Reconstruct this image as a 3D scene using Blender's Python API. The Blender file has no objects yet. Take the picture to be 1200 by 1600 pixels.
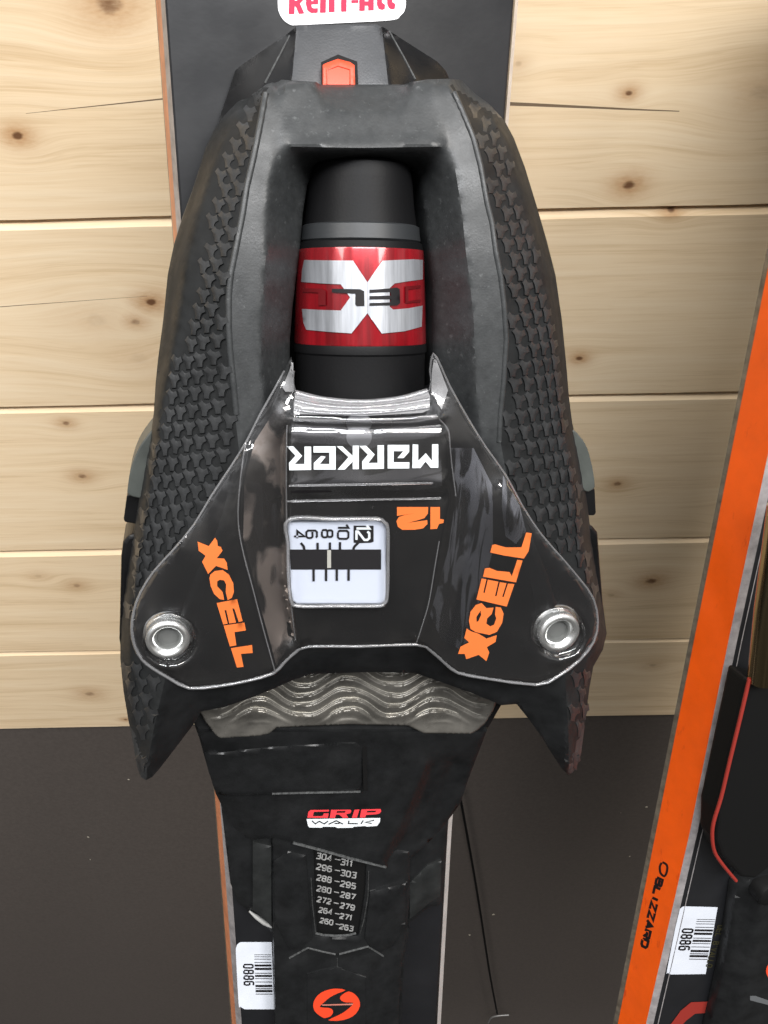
import bpy, bmesh, math, random
import numpy as np
from mathutils import Vector, Matrix, geometry
from mathutils.bvhtree import BVHTree
random.seed(7)
S = bpy.context.scene
COL = S.collection
R = math.radians

# ------------------------------------------------------------------ camera
F = 1300.0                                   # focal length in photo pixels (photo 1200 x 1600)
cam_d = bpy.data.cameras.new('camera')
cam = bpy.data.objects.new('camera', cam_d); COL.objects.link(cam)
cam_d.sensor_fit = 'HORIZONTAL'; cam_d.sensor_width = 36.0; cam_d.lens = F/1200*36
cam_d.clip_start = 0.01; cam_d.clip_end = 50
CM = Matrix.Translation((0, 0, 1.25)) @ Matrix.Rotation(R(47.6), 4, 'X') @ Matrix.Rotation(R(-1.2), 4, 'Z')
cam.matrix_world = CM
S.camera = cam
S.render.resolution_x = 768; S.render.resolution_y = 1024
S.view_settings.view_transform = 'Standard'; S.view_settings.look = 'None'
S.view_settings.exposure = -.42; S.view_settings.gamma = 1.0
S.cycles.max_bounces = 12; S.cycles.transparent_max_bounces = 16

# ------------------------------------------------------------------ room light
W = bpy.data.worlds.new('World'); S.world = W; W.use_nodes = True
nt = W.node_tree; nt.nodes.clear()
def N(t, k, **kw):
    n = t.nodes.new(k)
    for a, b in kw.items(): setattr(n, a, b)
    return n
wo = N(nt, 'ShaderNodeOutputWorld'); bg = N(nt, 'ShaderNodeBackground')
tc = N(nt, 'ShaderNodeTexCoord'); sx = N(nt, 'ShaderNodeSeparateXYZ')
cr = N(nt, 'ShaderNodeValToRGB')
nt.links.new(tc.outputs['Generated'], sx.inputs[0])
mr = N(nt, 'ShaderNodeMapRange'); mr.inputs[1].default_value = -1; mr.inputs[2].default_value = 1
nt.links.new(sx.outputs['Z'], mr.inputs[0])
e = cr.color_ramp.elements
e[0].position = 0.0; e[0].color = (.05, .046, .042, 1)
e[1].position = 1.0; e[1].color = (.95, .97, 1.0, 1)
for p, c in ((.42, (.07, .064, .058, 1)), (.53, (.29, .275, .255, 1)), (.66, (.62, .62, .63, 1))):
    q = cr.color_ramp.elements.new(p); q.color = c
nt.links.new(mr.outputs[0], cr.inputs[0])
# soft clutter of a room: shelves, doors and people read as large dim shapes
vz = N(nt, 'ShaderNodeTexNoise'); vz.inputs['Scale'].default_value = 3.2; vz.inputs['Detail'].default_value = 3
nt.links.new(tc.outputs['Generated'], vz.inputs['Vector'])
r2 = N(nt, 'ShaderNodeMapRange'); r2.inputs[1].default_value = .42; r2.inputs[2].default_value = .58
r2.inputs[3].default_value = .45; r2.inputs[4].default_value = 1.6
nt.links.new(vz.outputs[0], r2.inputs[0])
mm = N(nt, 'ShaderNodeVectorMath', operation='SCALE')
nt.links.new(cr.outputs[0], mm.inputs[0]); nt.links.new(r2.outputs[0], mm.inputs['Scale'])
nt.links.new(mm.outputs[0], bg.inputs[0]); bg.inputs[1].default_value = .95
nt.links.new(bg.outputs[0], wo.inputs[0])

def area(name, loc, target, sx_, sy_, power, col):
    d = bpy.data.lights.new(name, 'AREA'); d.shape = 'RECTANGLE'; d.size = sx_; d.size_y = sy_
    d.energy = power; d.color = col
    o = bpy.data.objects.new(name, d); COL.objects.link(o); o.location = loc
    o.rotation_euler = (Vector(target)-Vector(loc)).to_track_quat('-Z', 'Y').to_euler()
    return o
area('ceiling_light_left', (-.90, -.55, 2.6), (-.85, -.5, 0), .6, 1.2, 42, (1, .97, .93))
area('ceiling_light_right', (1.25, -.62, 2.6), (1.15, -.5, 0), .6, 1.2, 56, (1, .96, .91))
area('ceiling_light_near', (.25, -.75, 2.5), (.25, -.1, .6), 1.2, .4, 46, (.97, .98, 1))

# ------------------------------------------------------------------ pixel rays and frames
C0 = CM.translation.copy(); M3 = CM.to_3x3()
def ray(px, py): return M3 @ Vector(((px-600)/F, -(py-800)/F, -1.0))
class Frame:
    def __init__(s, V, centre, depth, rho):
        d = Vector((V[0]-600, -(V[1]-800), -F)).normalized()      # direction down the ski, camera axes
        n = (Vector((0, 0, 1)) - d*d.z).normalized()
        n = Matrix.Rotation(R(rho), 3, -d) @ n if (Matrix.Rotation(R(rho), 3, -d) @ n).x > n.x else Matrix.Rotation(R(-rho), 3, -d) @ n
        up = -d; u = up.cross(n).normalized()
        O = C0 + ray(*centre)*depth
        s.m = Matrix((M3@u, M3@up, M3@n)).transposed().to_4x4(); s.m.translation = O
        s.inv = s.m.inverted(); s.c = s.inv @ C0; s.r = s.inv.to_3x3()
    def dir(s, px, py): return s.r @ ray(px, py)
    def L(s, px, py, h):
        d = s.dir(px, py); t = (h - s.c.z)/d.z
        return s.c + d*t
    def pix(s, p):
        q = CM.inverted() @ (s.m @ Vector(p))
        return (600 + F*q.x/-q.z, 800 - F*q.y/-q.z)
SK = Frame((519, 3900), (527, 800), .30, 13)
SK2 = Frame((500, 3900), (1125, 1000), .335, 19)

# ------------------------------------------------------------------ object helpers
def thing(name, label, cat, fr=None, loc=None, group=None):
    o = bpy.data.objects.new(name, None); COL.objects.link(o); o.empty_display_size = .02
    if fr: o.matrix_world = fr.m
    if loc: o.location = loc
    o['label'] = label; o['category'] = cat
    if group: o['group'] = group
    return o
def mesh(name, verts, faces, mat, parent=None, smooth=None, label=None, kind=None, bevel=None):
    me = bpy.data.meshes.new(name)
    me.from_pydata([tuple(v) for v in verts], [], [tuple(f) for f in faces]); me.validate()
    bm = bmesh.new(); bm.from_mesh(me); bmesh.ops.recalc_face_normals(bm, faces=bm.faces); bm.to_mesh(me); bm.free()
    o = bpy.data.objects.new(name, me); COL.objects.link(o)
    if isinstance(mat, (list, tuple)):
        for m in mat: me.materials.append(m)
    else: me.materials.append(mat)
    if smooth:
        me.shade_smooth(); me.set_sharp_from_angle(angle=R(smooth))
    if parent: o.parent = parent
    if label: o['label'] = label
    if kind: o['kind'] = kind
    if bevel:
        b = o.modifiers.new('bevel', 'BEVEL'); b.width = bevel; b.segments = 2; b.limit_method = 'ANGLE'; b.angle_limit = R(30)
    return o
def join_pieces(pieces):
    V, Fc = [], []
    for v, f in pieces:
        k = len(V); V += list(v); Fc += [tuple(i+k for i in q) for q in f]
    return V, Fc

def inside(poly, P):
    x, y = P[:, 0], P[:, 1]; c = np.zeros(len(P), bool); n = len(poly); j = n-1
    for i in range(n):
        xi, yi = poly[i]; xj, yj = poly[j]
        if yi != yj:
            c ^= ((yi > y) != (yj > y)) & (x < (xj-xi)*(y-yi)/(yj-yi)+xi)
        j = i
    return c
def resample(poly, sp, closed=True):
    out = []; n = len(poly)
    for i in range(n if closed else n-1):
        a = np.array(poly[i], float); b = np.array(poly[(i+1) % n], float)
        k = max(1, int(math.ceil(np.linalg.norm((b-a)[:2])/sp)))
        for j in range(k): out.append(tuple(a+(b-a)*j/k))
    if not closed: out.append(tuple(poly[-1]))
    return out
def smooth_poly(pts, closed=False, k=4):
    """Catmull-Rom through the points"""
    P = [np.array(p, float) for p in pts]; n = len(P); out = []
    rng = range(n) if closed else range(n-1)
    for i in rng:
        if closed: a, b, c, d = P[i-1], P[i], P[(i+1) % n], P[(i+2) % n]
        else: a, b, c, d = P[max(i-1, 0)], P[i], P[i+1], P[min(i+2, n-1)]
        for j in range(k):
            t = j/k
            out.append(tuple(.5*((2*b)+(-a+c)*t+(2*a-5*b+4*c-d)*t*t+(-a+3*b-3*c+d)*t**3)))
    if not closed: out.append(tuple(P[-1]))
    return out
def tri2d(outline, holes=(), sp=6.0, bsp=None, creases=()):
    bsp = bsp or sp
    loops = [resample(outline, bsp)] + [resample(h, bsp) for h in holes]
    pts = []; edges = []; lid = []
    for lp in loops:
        k = len(pts); pts += lp; edges += [(k+i, k+(i+1) % len(lp)) for i in range(len(lp))]; lid.append((k, len(lp)))
    nb = len(pts)
    for cl in creases:
        q = resample([c[:2] for c in cl], bsp, closed=False); Q = np.array(q)
        ok = inside(loops[0], Q)
        for h in loops[1:]: ok &= ~inside(h, Q)
        Bq = np.array(pts[:nb]); ok &= ((Q[:, None, :]-Bq[None])**2).sum(2).min(1) > (bsp*.4)**2
        prev_ = None
        for z_, o_ in zip(q, ok):
            if o_:
                pts.append(z_)
                if prev_ is not None: edges.append((prev_, len(pts)-1))
                prev_ = len(pts)-1
            else: prev_ = None
    npin = len(pts)
    A = np.array(loops[0]); x0, y0 = A.min(0); x1, y1 = A.max(0)
    g = []
    row = 0; y = y0+sp*.5
    while y < y1:
        x = x0+(sp*.5 if row % 2 else sp)
        while x < x1: g.append((x, y)); x += sp
        y += sp*.87; row += 1
    if g:
        G = np.array(g); k = inside(loops[0], G)
        for h in loops[1:]: k &= ~inside(h, G)
        G = G[k]
        B = np.array(pts[:npin])
        if len(G):
            keep = np.ones(len(G), bool)
            for i in range(0, len(B), 200):
                d = ((G[:, None, :]-B[None, i:i+200, :])**2).sum(2).min(1); keep &= d > (bsp*.45)**2
            pts += [tuple(p) for p in G[keep]]
    r = geometry.delaunay_2d_cdt([Vector(p[:2]) for p in pts], edges, [], 0, 1e-4)
    vo, fo, orig = r[0], r[2], r[3]
    VV = np.array([tuple(v) for v in vo])
    cen = np.array([VV[list(f)].mean(0) for f in fo])
    k = inside(loops[0], cen)
    for h in loops[1:]: k &= ~inside(h, cen)
    faces = [tuple(f) for f, q in zip(fo, k) if q]
    # boundary loops in output ids
    mp = {}
    for i, o_ in enumerate(orig):
        for q in o_: mp[q] = i
    bl = [[mp.get(i, None) for i in range(k0, k0+n)] for k0, n in lid]
    bl = [[i for i in l if i is not None] for l in bl]
    return VV, faces, bl

class Field:
    """height over the picture plane: fixed along the given lines (x, y, h), stretched like a membrane between them"""
    def __init__(s, lines, pad=24, step=4, soft=2):
        P = np.array([p for l in lines for p in l], float)
        s.x0, s.y0 = P[:, 0].min()-pad, P[:, 1].min()-pad
        s.x1, s.y1 = P[:, 0].max()+pad, P[:, 1].max()+pad
        samp = []
        for l in lines:
            samp += resample(l, 1.5, closed=False)
        Q = np.array(samp)
        prev = None
        for st in (step*8, step*4, step*2, step):
            nx = int((s.x1-s.x0)/st)+2; ny = int((s.y1-s.y0)/st)+2
            sm = np.zeros((ny, nx)); ct = np.zeros((ny, nx))
            ix = np.rint((Q[:, 0]-s.x0)/st).astype(int); iy = np.rint((Q[:, 1]-s.y0)/st).astype(int)
            np.add.at(sm, (iy, ix), Q[:, 2]); np.add.at(ct, (iy, ix), 1)
            m = ct > 0; val = np.where(m, sm/np.maximum(ct, 1), 0)
            if prev is None: H = np.full((ny, nx), Q[:, 2].mean())
            else:
                yy = np.clip(np.arange(ny)*st/pst, 0, prev.shape[0]-1.001); xx = np.clip(np.arange(nx)*st/pst, 0, prev.shape[1]-1.001)
                a = yy.astype(int); b = xx.astype(int); fy = (yy-a)[:, None]; fx = (xx-b)[None, :]
                H = (prev[a][:, b]*(1-fy)*(1-fx)+prev[a+1][:, b]*fy*(1-fx)+prev[a][:, b+1]*(1-fy)*fx+prev[a+1][:, b+1]*fy*fx)
            H[m] = val[m]
            for it in range(400 if st > step else 160):
                E = np.pad(H, 1, mode='edge')
                Hn = (E[:-2, 1:-1]+E[2:, 1:-1]+E[1:-1, :-2]+E[1:-1, 2:])/4
                H = np.where(m, val, Hn)
            prev = H; pst = st
        for it in range(soft):
            E = np.pad(H, 1, mode='edge')
            H = H*.2+.8*(E[:-2, 1:-1]+E[2:, 1:-1]+E[1:-1, :-2]+E[1:-1, 2:])/4
        s.H = H; s.st = step
    def __call__(s, x, y):
        gx = min(max((x-s.x0)/s.st, 0), s.H.shape[1]-1.001); gy = min(max((y-s.y0)/s.st, 0), s.H.shape[0]-1.001)
        a, b = int(gy), int(gx); fy, fx = gy-a, gx-b; H = s.H
        return float(H[a, b]*(1-fy)*(1-fx)+H[a+1, b]*fy*(1-fx)+H[a, b+1]*(1-fy)*fx+H[a+1, b+1]*fy*fx)

def sheet(name, fr, outline, hf, mat, parent, holes=(), base=None, sp=6, bsp=None, drop=.0008, smooth=40, extra=None, creases=(), **kw):
    """a moulded surface hf(x, y) inside the outline, with side walls down to height base"""
    P, faces, bl = tri2d(outline, holes, sp, bsp, creases)
    bset = set(i for l in bl for i in l)
    hs = [hf(*p) for p in P]
    if extra: hs = [h+extra(p[0], p[1]) for h, p in zip(hs, P)]
    V = [fr.L(p[0], p[1], h-(drop if i in bset else 0)) for i, (p, h) in enumerate(zip(P, hs))]
    F_ = list(faces)
    if base is not None:
        for l in bl:
            k = len(V); n = len(l)
            for i in l:
                v = V[i]; b_ = base if not callable(base) else base(*P[i])
                V.append(Vector((v.x, v.y, min(b_, v.z-.0003))))
            for i in range(n):
                j = (i+1) % n
                F_.append((l[i], l[j], k+j, k+i))
    return mesh(name, V, F_, mat, parent, smooth=smooth, **kw)

def prism(name, fr, poly, h1, h0, mat, parent, bevel=.0005, smooth=None, **kw):
    """block whose front outline is poly, from height h1 (front) down to h0; h1 may be a list"""
    n = len(poly); hs = h1 if isinstance(h1, (list, tuple)) else [h1]*n
    top = [fr.L(p[0], p[1], h) for p, h in zip(poly, hs)]
    bot = [Vector((v.x, v.y, h0)) for v in top]
    V = top+bot
    tris = geometry.tessellate_polygon([[Vector((p[0], p[1], 0)) for p in poly]])
    Fc = [tuple(t) for t in tris]+[tuple(i+n for i in t) for t in tris]+[(i, (i+1) % n, n+(i+1) % n, n+i) for i in range(n)]
    o = mesh(name, V, Fc, mat, parent, smooth=smooth, **kw)
    if bevel:
        me = o.data; bm = bmesh.new(); bm.from_mesh(me)
        bmesh.ops.dissolve_limit(bm, angle_limit=R(3), verts=bm.verts, edges=bm.edges)
        bm.to_mesh(me); bm.free()
        b = o.modifiers.new('bevel', 'BEVEL'); b.width = bevel; b.segments = 3; b.limit_method = 'ANGLE'; b.angle_limit = R(30)
    return o
def tube(name, pts, rad, mat, parent=None, seg=10, **kw):
    P = [Vector(p) for p in pts]; V, Fc = [], []; n = len(P)
    rads = rad if isinstance(rad, (list, tuple)) else [rad]*n
    nrm = None
    for i in range(n):
        t = (P[min(i+1, n-1)]-P[max(i-1, 0)]).normalized()
        if nrm is None: nrm = t.orthogonal().normalized()
        nrm = (nrm - t*nrm.dot(t)).normalized(); b = t.cross(nrm)
        for k in range(seg):
            a = 2*math.pi*k/seg; V.append(P[i]+(nrm*math.cos(a)+b*math.sin(a))*rads[i])
    for i in range(n-1):
        for k in range(seg):
            Fc.append((i*seg+k, i*seg+(k+1) % seg, (i+1)*seg+(k+1) % seg, (i+1)*seg+k))
    Fc.append(tuple(range(seg))); Fc.append(tuple(range((n-1)*seg, n*seg)))
    return mesh(name, V, Fc, mat, parent, smooth=50, **kw)
def lathe_v(A, B, prof, seg=96):
    """prof: (t, r) along the axis A->B"""
    A = Vector(A); B = Vector(B); ax = (B-A).normalized(); ln = (B-A).length
    e1 = Vector((1, 0, 0)); e1 = (e1-ax*e1.dot(ax)).normalized(); e2 = ax.cross(e1)
    V, Fc = [], []
    for t, r in prof:
        for k in range(seg):
            a = 2*math.pi*k/seg; V.append(A+ax*(ln*t)+(e1*math.cos(a)+e2*math.sin(a))*r)
    for i in range(len(prof)-1):
        for k in range(seg):
            Fc.append((i*seg+k, i*seg+(k+1) % seg, (i+1)*seg+(k+1) % seg, (i+1)*seg+k))
    return V, Fc
def bvh(objs):
    Vs, Fs = [], []
    for o in objs:
        k = len(Vs); Vs += [v.co.copy() for v in o.data.vertices]; Fs += [tuple(i+k for i in p.vertices) for p in o.data.polygons]
    return BVHTree.FromPolygons(Vs, Fs)
def decal_geo(fr, polys, tree, off, sp=8.0, fallback=.01):
    out = []
    for pl in polys:
        outer, holes = (pl[0], pl[1:]) if isinstance(pl[0][0], (list, tuple)) else (pl, [])
        P, faces, _ = tri2d(outer, holes, sp)
        V = []; last = None
        for p in P:
            if isinstance(tree, float):
                V.append(fr.L(p[0], p[1], tree+off)); continue
            d = fr.dir(*p).normalized(); hit = tree.ray_cast(fr.c, d) if tree else (None,)
            if hit[0] is not None:
                last = hit[3]; V.append(fr.c+d*(hit[3]-off))
            elif last is not None: V.append(fr.c+d*(last-off))
            else: V.append(fr.L(p[0], p[1], fallback))
        out.append((V, faces))
    return join_pieces(out)
def decal(name, fr, polys, tree, off, mat, parent, sp=8.0, fallback=.01, **kw):
    V, Fc = decal_geo(fr, polys, tree, off, sp, fallback)
    return mesh(name, V, Fc, mat, parent, smooth=60, **kw)
def stroke(pts, w):
    """outline of a mitred open stroke"""
    P = [Vector(p[:2]) for p in pts]; n = len(P); Lf, Rt = [], []
    for i in range(n):
        a = (P[i]-P[i-1]).normalized() if i else (P[1]-P[0]).normalized()
        b = (P[i+1]-P[i]).normalized() if i < n-1 else a
        na = Vector((-a.y, a.x)); nb = Vector((-b.y, b.x)); m = (na+nb)
        m = m.normalized() if m.length > 1e-6 else na
        k = w/2/max(.45, m.dot(na)); Lf.append(tuple(P[i]+m*k)); Rt.append(tuple(P[i]-m*k))
    return Lf+Rt[::-1]
# stroke font on a unit box, y up
GL = {
 '0': [[(.2,0),(.8,0),(1,.15),(1,.85),(.8,1),(.2,1),(0,.85),(0,.15),(.16,.02)]],
 '1': [[(.1,.8),(.5,1),(.5,0)]],
 '2': [[(0,.85),(.2,1),(.8,1),(1,.85),(1,.62),(0,.12),(0,0),(1,0)]],
 '3': [[(0,1),(1,1),(.9,.55),(1,.42),(1,.1),(.85,0),(0,0)],[(.3,.53),(.88,.53)]],
 '4': [[(.75,0),(.75,1),(0,.3),(1,.3)]],
 '5': [[(1,1),(.1,1),(.05,.55),(.85,.55),(1,.42),(1,.12),(.85,0),(0,0)]],
 '6': [[(.95,.9),(.8,1),(.2,1),(0,.85),(0,.15),(.2,0),(.8,0),(1,.15),(1,.45),(.85,.58),(.08,.58)]],
 '7': [[(0,1),(1,1),(.35,0)]],
 '8': [[(.2,0),(.8,0),(1,.14),(1,.4),(.85,.52),(.15,.52),(0,.4),(0,.14),(.16,.02)],[(.15,.56),(.05,.66),(.05,.88),(.2,1),(.8,1),(.95,.88),(.95,.66),(.85,.56)]],
 '9': [[(.05,.1),(.2,0),(.8,0),(1,.15),(1,.85),(.8,1),(.2,1),(0,.85),(0,.55),(.15,.42),(.92,.42)]],
 '-': [[(0,.62),(1,.62)]], "'": [[(.4,1),(.4,.75)]], ' ': [],
 'A': [[(0,0),(.5,1),(1,0)],[(.25,.32),(.75,.32)]], 'B': [[(.12,0),(.85,0),(1,.14),(1,.4),(.85,.52),(.12,.52)],[(.12,.56),(.9,.6),(.9,.9),(.75,1),(0,1),(0,0)]],
 'C': [[(1,.85),(.8,1),(.2,1),(0,.85),(0,.15),(.2,0),(.8,0),(1,.15)]],
 'D': [[(0,0),(0,1),(.75,1),(1,.8),(1,.2),(.75,0),(.1,0)]], 'E': [[(1,1),(0,1),(0,0),(1,0)],[(.08,.52),(.9,.52)]],
 'I': [[(.5,0),(.5,1)]], 'K': [[(0,0),(0,1)],[(1,1),(.12,.5),(1,0)]], 'L': [[(0,1),(0,0),(1,0)]],
 'O': [[(.2,0),(.8,0),(1,.2),(1,.8),(.8,1),(.2,1),(0,.8),(0,.2),(.16,.02)]],
 'R': [[(0,0),(0,1),(.9,1),(1,.88),(1,.62),(.85,.5),(.1,.5)],[(.5,.46),(1,0)]],
 'V': [[(0,1),(.5,0),(1,1)]], 'W': [[(0,1),(.25,0),(.5,.7),(.75,0),(1,1)]], 'Z': [[(0,1),(1,1),(0,0),(1,0)]],
}
def text_strokes(txt, org, ax, ay, cw, ch, gap, w, slant=0.0):
    """org = lower left of the first glyph in pixels; ax, ay = unit vectors of reading direction and of up"""
    org = Vector(org); ax = Vector(ax).normalized(); ay = Vector(ay).normalized(); res = []; x = 0
    for c in txt:
        g = cw*(.5 if c in "1I'" else 1)
        for st in GL[c]:
            off = -.25 if c in "1I'" else 0
            pts = [org+ax*(x+(q[0]+off)*cw+slant*q[1]*ch)+ay*(q[1]*ch) for q in st]
            res.append(stroke([tuple(p) for p in pts], w))
        x += g+gap
    return res
def letters(name, fr, strokes, tree, off, mat, parent, sp=9, **kw):
    gs = [decal_geo(fr, [s], tree, off+i % 5*.00001, sp) for i, s in enumerate(strokes)]
    V, Fc = join_pieces(gs); return mesh(name, V, Fc, mat, parent, **kw)

# ------------------------------------------------------------------ materials
def mat(name, col, rough=.5, metal=0, spec=.5, noise=None, bump=None, coat=0, rvar=None, stretch=None):
    """noise=(scale, amount): colour mottling; bump=(scale, strength, distance); rvar=(scale, amount)"""
    m = bpy.data.materials.new(name); m.use_nodes = True; t = m.node_tree; b = t.nodes['Principled BSDF']
    b.inputs['Base Color'].default_value = (*col, 1); b.inputs['Roughness'].default_value = rough
    b.inputs['Metallic'].default_value = metal; b.inputs['Specular IOR Level'].default_value = spec
    b.inputs['Coat Weight'].default_value = coat; b.inputs['Coat Roughness'].default_value = .08
    tc = N(t, 'ShaderNodeTexCoord')
    if noise:
        n = N(t, 'ShaderNodeTexNoise'); n.inputs['Scale'].default_value = noise[0]; n.inputs['Detail'].default_value = 6; n.inputs['Roughness'].default_value = .65
        if stretch:
            mp_ = N(t, 'ShaderNodeMapping'); mp_.inputs['Scale'].default_value = stretch; t.links.new(tc.outputs['Object'], mp_.inputs[0]); t.links.new(mp_.outputs[0], n.inputs['Vector'])
        else: t.links.new(tc.outputs['Object'], n.inputs['Vector'])
        r = N(t, 'ShaderNodeMapRange'); r.inputs[1].default_value = .3; r.inputs[2].default_value = .7
        r.inputs[3].default_value = 1-noise[1]; r.inputs[4].default_value = 1+noise[1]
        t.links.new(n.outputs[0], r.inputs[0])
        s = N(t, 'ShaderNodeVectorMath', operation='SCALE'); s.inputs[0].default_value = col
        t.links.new(r.outputs[0], s.inputs['Scale']); t.links.new(s.outputs[0], b.inputs['Base Color'])
    if rvar:
        n = N(t, 'ShaderNodeTexNoise'); n.inputs['Scale'].default_value = rvar[0]; n.inputs['Detail'].default_value = 5
        t.links.new(tc.outputs['Object'], n.inputs['Vector'])
        r = N(t, 'ShaderNodeMapRange'); r.inputs[1].default_value = .35; r.inputs[2].default_value = .65
        r.inputs[3].default_value = max(0, rough-rvar[1]); r.inputs[4].default_value = min(1, rough+rvar[1])
        t.links.new(n.outputs[0], r.inputs[0]); t.links.new(r.outputs[0], b.inputs['Roughness'])
    if bump:
        n = N(t, 'ShaderNodeTexNoise'); n.inputs['Scale'].default_value = bump[0]; n.inputs['Detail'].default_value = 4
        t.links.new(tc.outputs['Object'], n.inputs['Vector'])
        bp = N(t, 'ShaderNodeBump'); bp.inputs['Strength'].default_value = bump[1]; bp.inputs['Distance'].default_value = bump[2]
        t.links.new(n.outputs[0], bp.inputs['Height']); t.links.new(bp.outputs[0], b.inputs['Normal'])
    return m
def add_scuffs(m, scale, thr, col, stretch=(1, 1, 1)):
    """pale dust and rubbed spots"""
    t = m.node_tree; b = t.nodes['Principled BSDF']; tc = N(t, 'ShaderNodeTexCoord')
    mp = N(t, 'ShaderNodeMapping'); mp.inputs['Scale'].default_value = stretch
    t.links.new(tc.outputs['Object'], mp.inputs[0])
    n = N(t, 'ShaderNodeTexNoise'); n.inputs['Scale'].default_value = scale; n.inputs['Detail'].default_value = 8; n.inputs['Roughness'].default_value = .7
    t.links.new(mp.outputs[0], n.inputs['Vector'])
    r = N(t, 'ShaderNodeMapRange'); r.inputs[1].default_value = thr; r.inputs[2].default_value = thr+.1
    t.links.new(n.outputs[0], r.inputs[0])
    mx = N(t, 'ShaderNodeMix', data_type='RGBA')
    src = b.inputs['Base Color'].links[0].from_socket if b.inputs['Base Color'].links else None
    if src: t.links.new(src, mx.inputs[6])
    else: mx.inputs[6].default_value = b.inputs['Base Color'].default_value
    mx.inputs[7].default_value = (*col, 1)
    t.links.new(r.outputs[0], mx.inputs[0]); t.links.new(mx.outputs[2], b.inputs['Base Color'])
    return m
RUB = add_scuffs(mat('rubber_black', (.030, .032, .033), .44, noise=(420, .22), bump=(1600, .14, .0003), rvar=(140, .08)), 500, .60, (.075, .079, .080))
RUBD = mat('rubber_clean', (.011, .0118, .0122), .60, spec=.25, noise=(160, .35), bump=(1500, .10, .0003), rvar=(90, .08))
RUBT = mat('rubber_tread', (.021, .022, .023), .46, noise=(200, .35), bump=(2000, .15, .0002), rvar=(150, .12))
BODY = mat('gloss_black_plastic', (.005, .005, .0055), .30, spec=.42, noise=(60, .3), rvar=(50, .08))
BLK = mat('satin_black_plastic', (.0085, .009, .0095), .42, spec=.38, noise=(120, .35), bump=(1800, .15, .0003), rvar=(70, .10))
BLOCK = mat('grey_black_nylon', (.040, .042, .046), .45, noise=(90, .25), bump=(1800, .2, .0003), rvar=(60, .06))
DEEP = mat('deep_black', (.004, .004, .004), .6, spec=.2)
PRINT = mat('black_print', (.008, .007, .008), .5, spec=.25)
CAP = mat('spring_cap_black', (.005, .005, .0055), .50, spec=.16, bump=(1500, .12, .0003))
GRING = mat('grey_ring', (.10, .105, .11), .45)
REDM = mat('red_foil', (.29, .006, .012), .22, metal=.45, coat=.8, noise=(260, .55), stretch=(1, .03, .25))
SILM = mat('silver_foil', (.56, .58, .62), .30, metal=.75, coat=.5, noise=(260, .45), stretch=(1, .03, .25))
DRED = mat('dark_red_print', (.10, .004, .006), .3)
CHROME = mat('bright_steel', (.90, .91, .90), .24, metal=.92, rvar=(200, .08))
SOCK = mat('steel_socket', (.16, .165, .16), .45, metal=.5)
BLKL = mat('edge_line_black', (.03, .031, .031), .45, noise=(700, .6))  # slightly paler black for the finer moulded lines
BLKF = mat('satin_black_facet', (.013, .014, .014), .48, spec=.4, noise=(120, .35), rvar=(70, .1))
LINEM = mat('edge_line_grey', (.055, .057, .057), .45, noise=(900, .6))  # paler than the plastic, for thin lines along moulded edges
WHITEP = mat('white_print', (.70, .74, .76), .45)
ORP = mat('orange_print', (.66, .155, .035), .45)
REDP = mat('red_print', (.75, .05, .06), .45)
OREDP = mat('orange_red_logo', (.68, .055, .018), .4)
LABEL = mat('sticker_paper', (.58, .61, .67), .5, noise=(60, .06))
STK = mat('sticker_vinyl', (.86, .86, .88), .4)
STKR = mat('sticker_red', (.72, .01, .06), .45)
GREYT = mat('grey_print', (.24, .24, .235), .5, noise=(400, .35))
DIAL = mat('white_scale_plastic', (.56, .60, .68), .3)
BTN = mat('orange_button_plastic', (.66, .065, .022), .4)
GREYR = mat('grey_rubber_pad', (.06, .066, .06), .45, noise=(80, .25))
PADM = mat('steel_sole_pad', (.20, .19, .17), .33, metal=.6, noise=(90, .4), rvar=(60, .12))
TOPS = mat('ski_topsheet', (.009, .0095, .011), .36, noise=(50, .15), bump=(500, .06, .0003), rvar=(30, .06), spec=.75)
ORS = mat('ski_orange_sidewall', (.70, .085, .003), .38, noise=(50, .10), rvar=(40, .1))
add_scuffs(ORS, 260, .60, (.50, .05, .004), (1, .25, 1))
ORS2 = mat('ski_orange_sidewall_worn', (.50, .19, .09), .45, noise=(120, .25))
SILV = mat('ski_silver_strip', (.30, .28, .28), .4, metal=.3, noise=(160, .35))
EDGE = mat('ski_steel_edge', (.20, .17, .13), .4, metal=.6, noise=(220, .4))
EDGEW = mat('ski_bright_edge', (.75, .72, .70), .35, metal=.3, noise=(100, .15))
PANELM = mat('dark_wall_panel', (.090, .076, .067), .6, noise=(300, .12), bump=(900, .15, .0005), spec=.35)
BRASS = mat('brass_tube', (.42, .34, .20), .22, metal=1)
REDL = mat('red_trim', (.24, .022, .015), .5)
OLIVE = mat('olive_print', (.030, .027, .010), .5)

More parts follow.
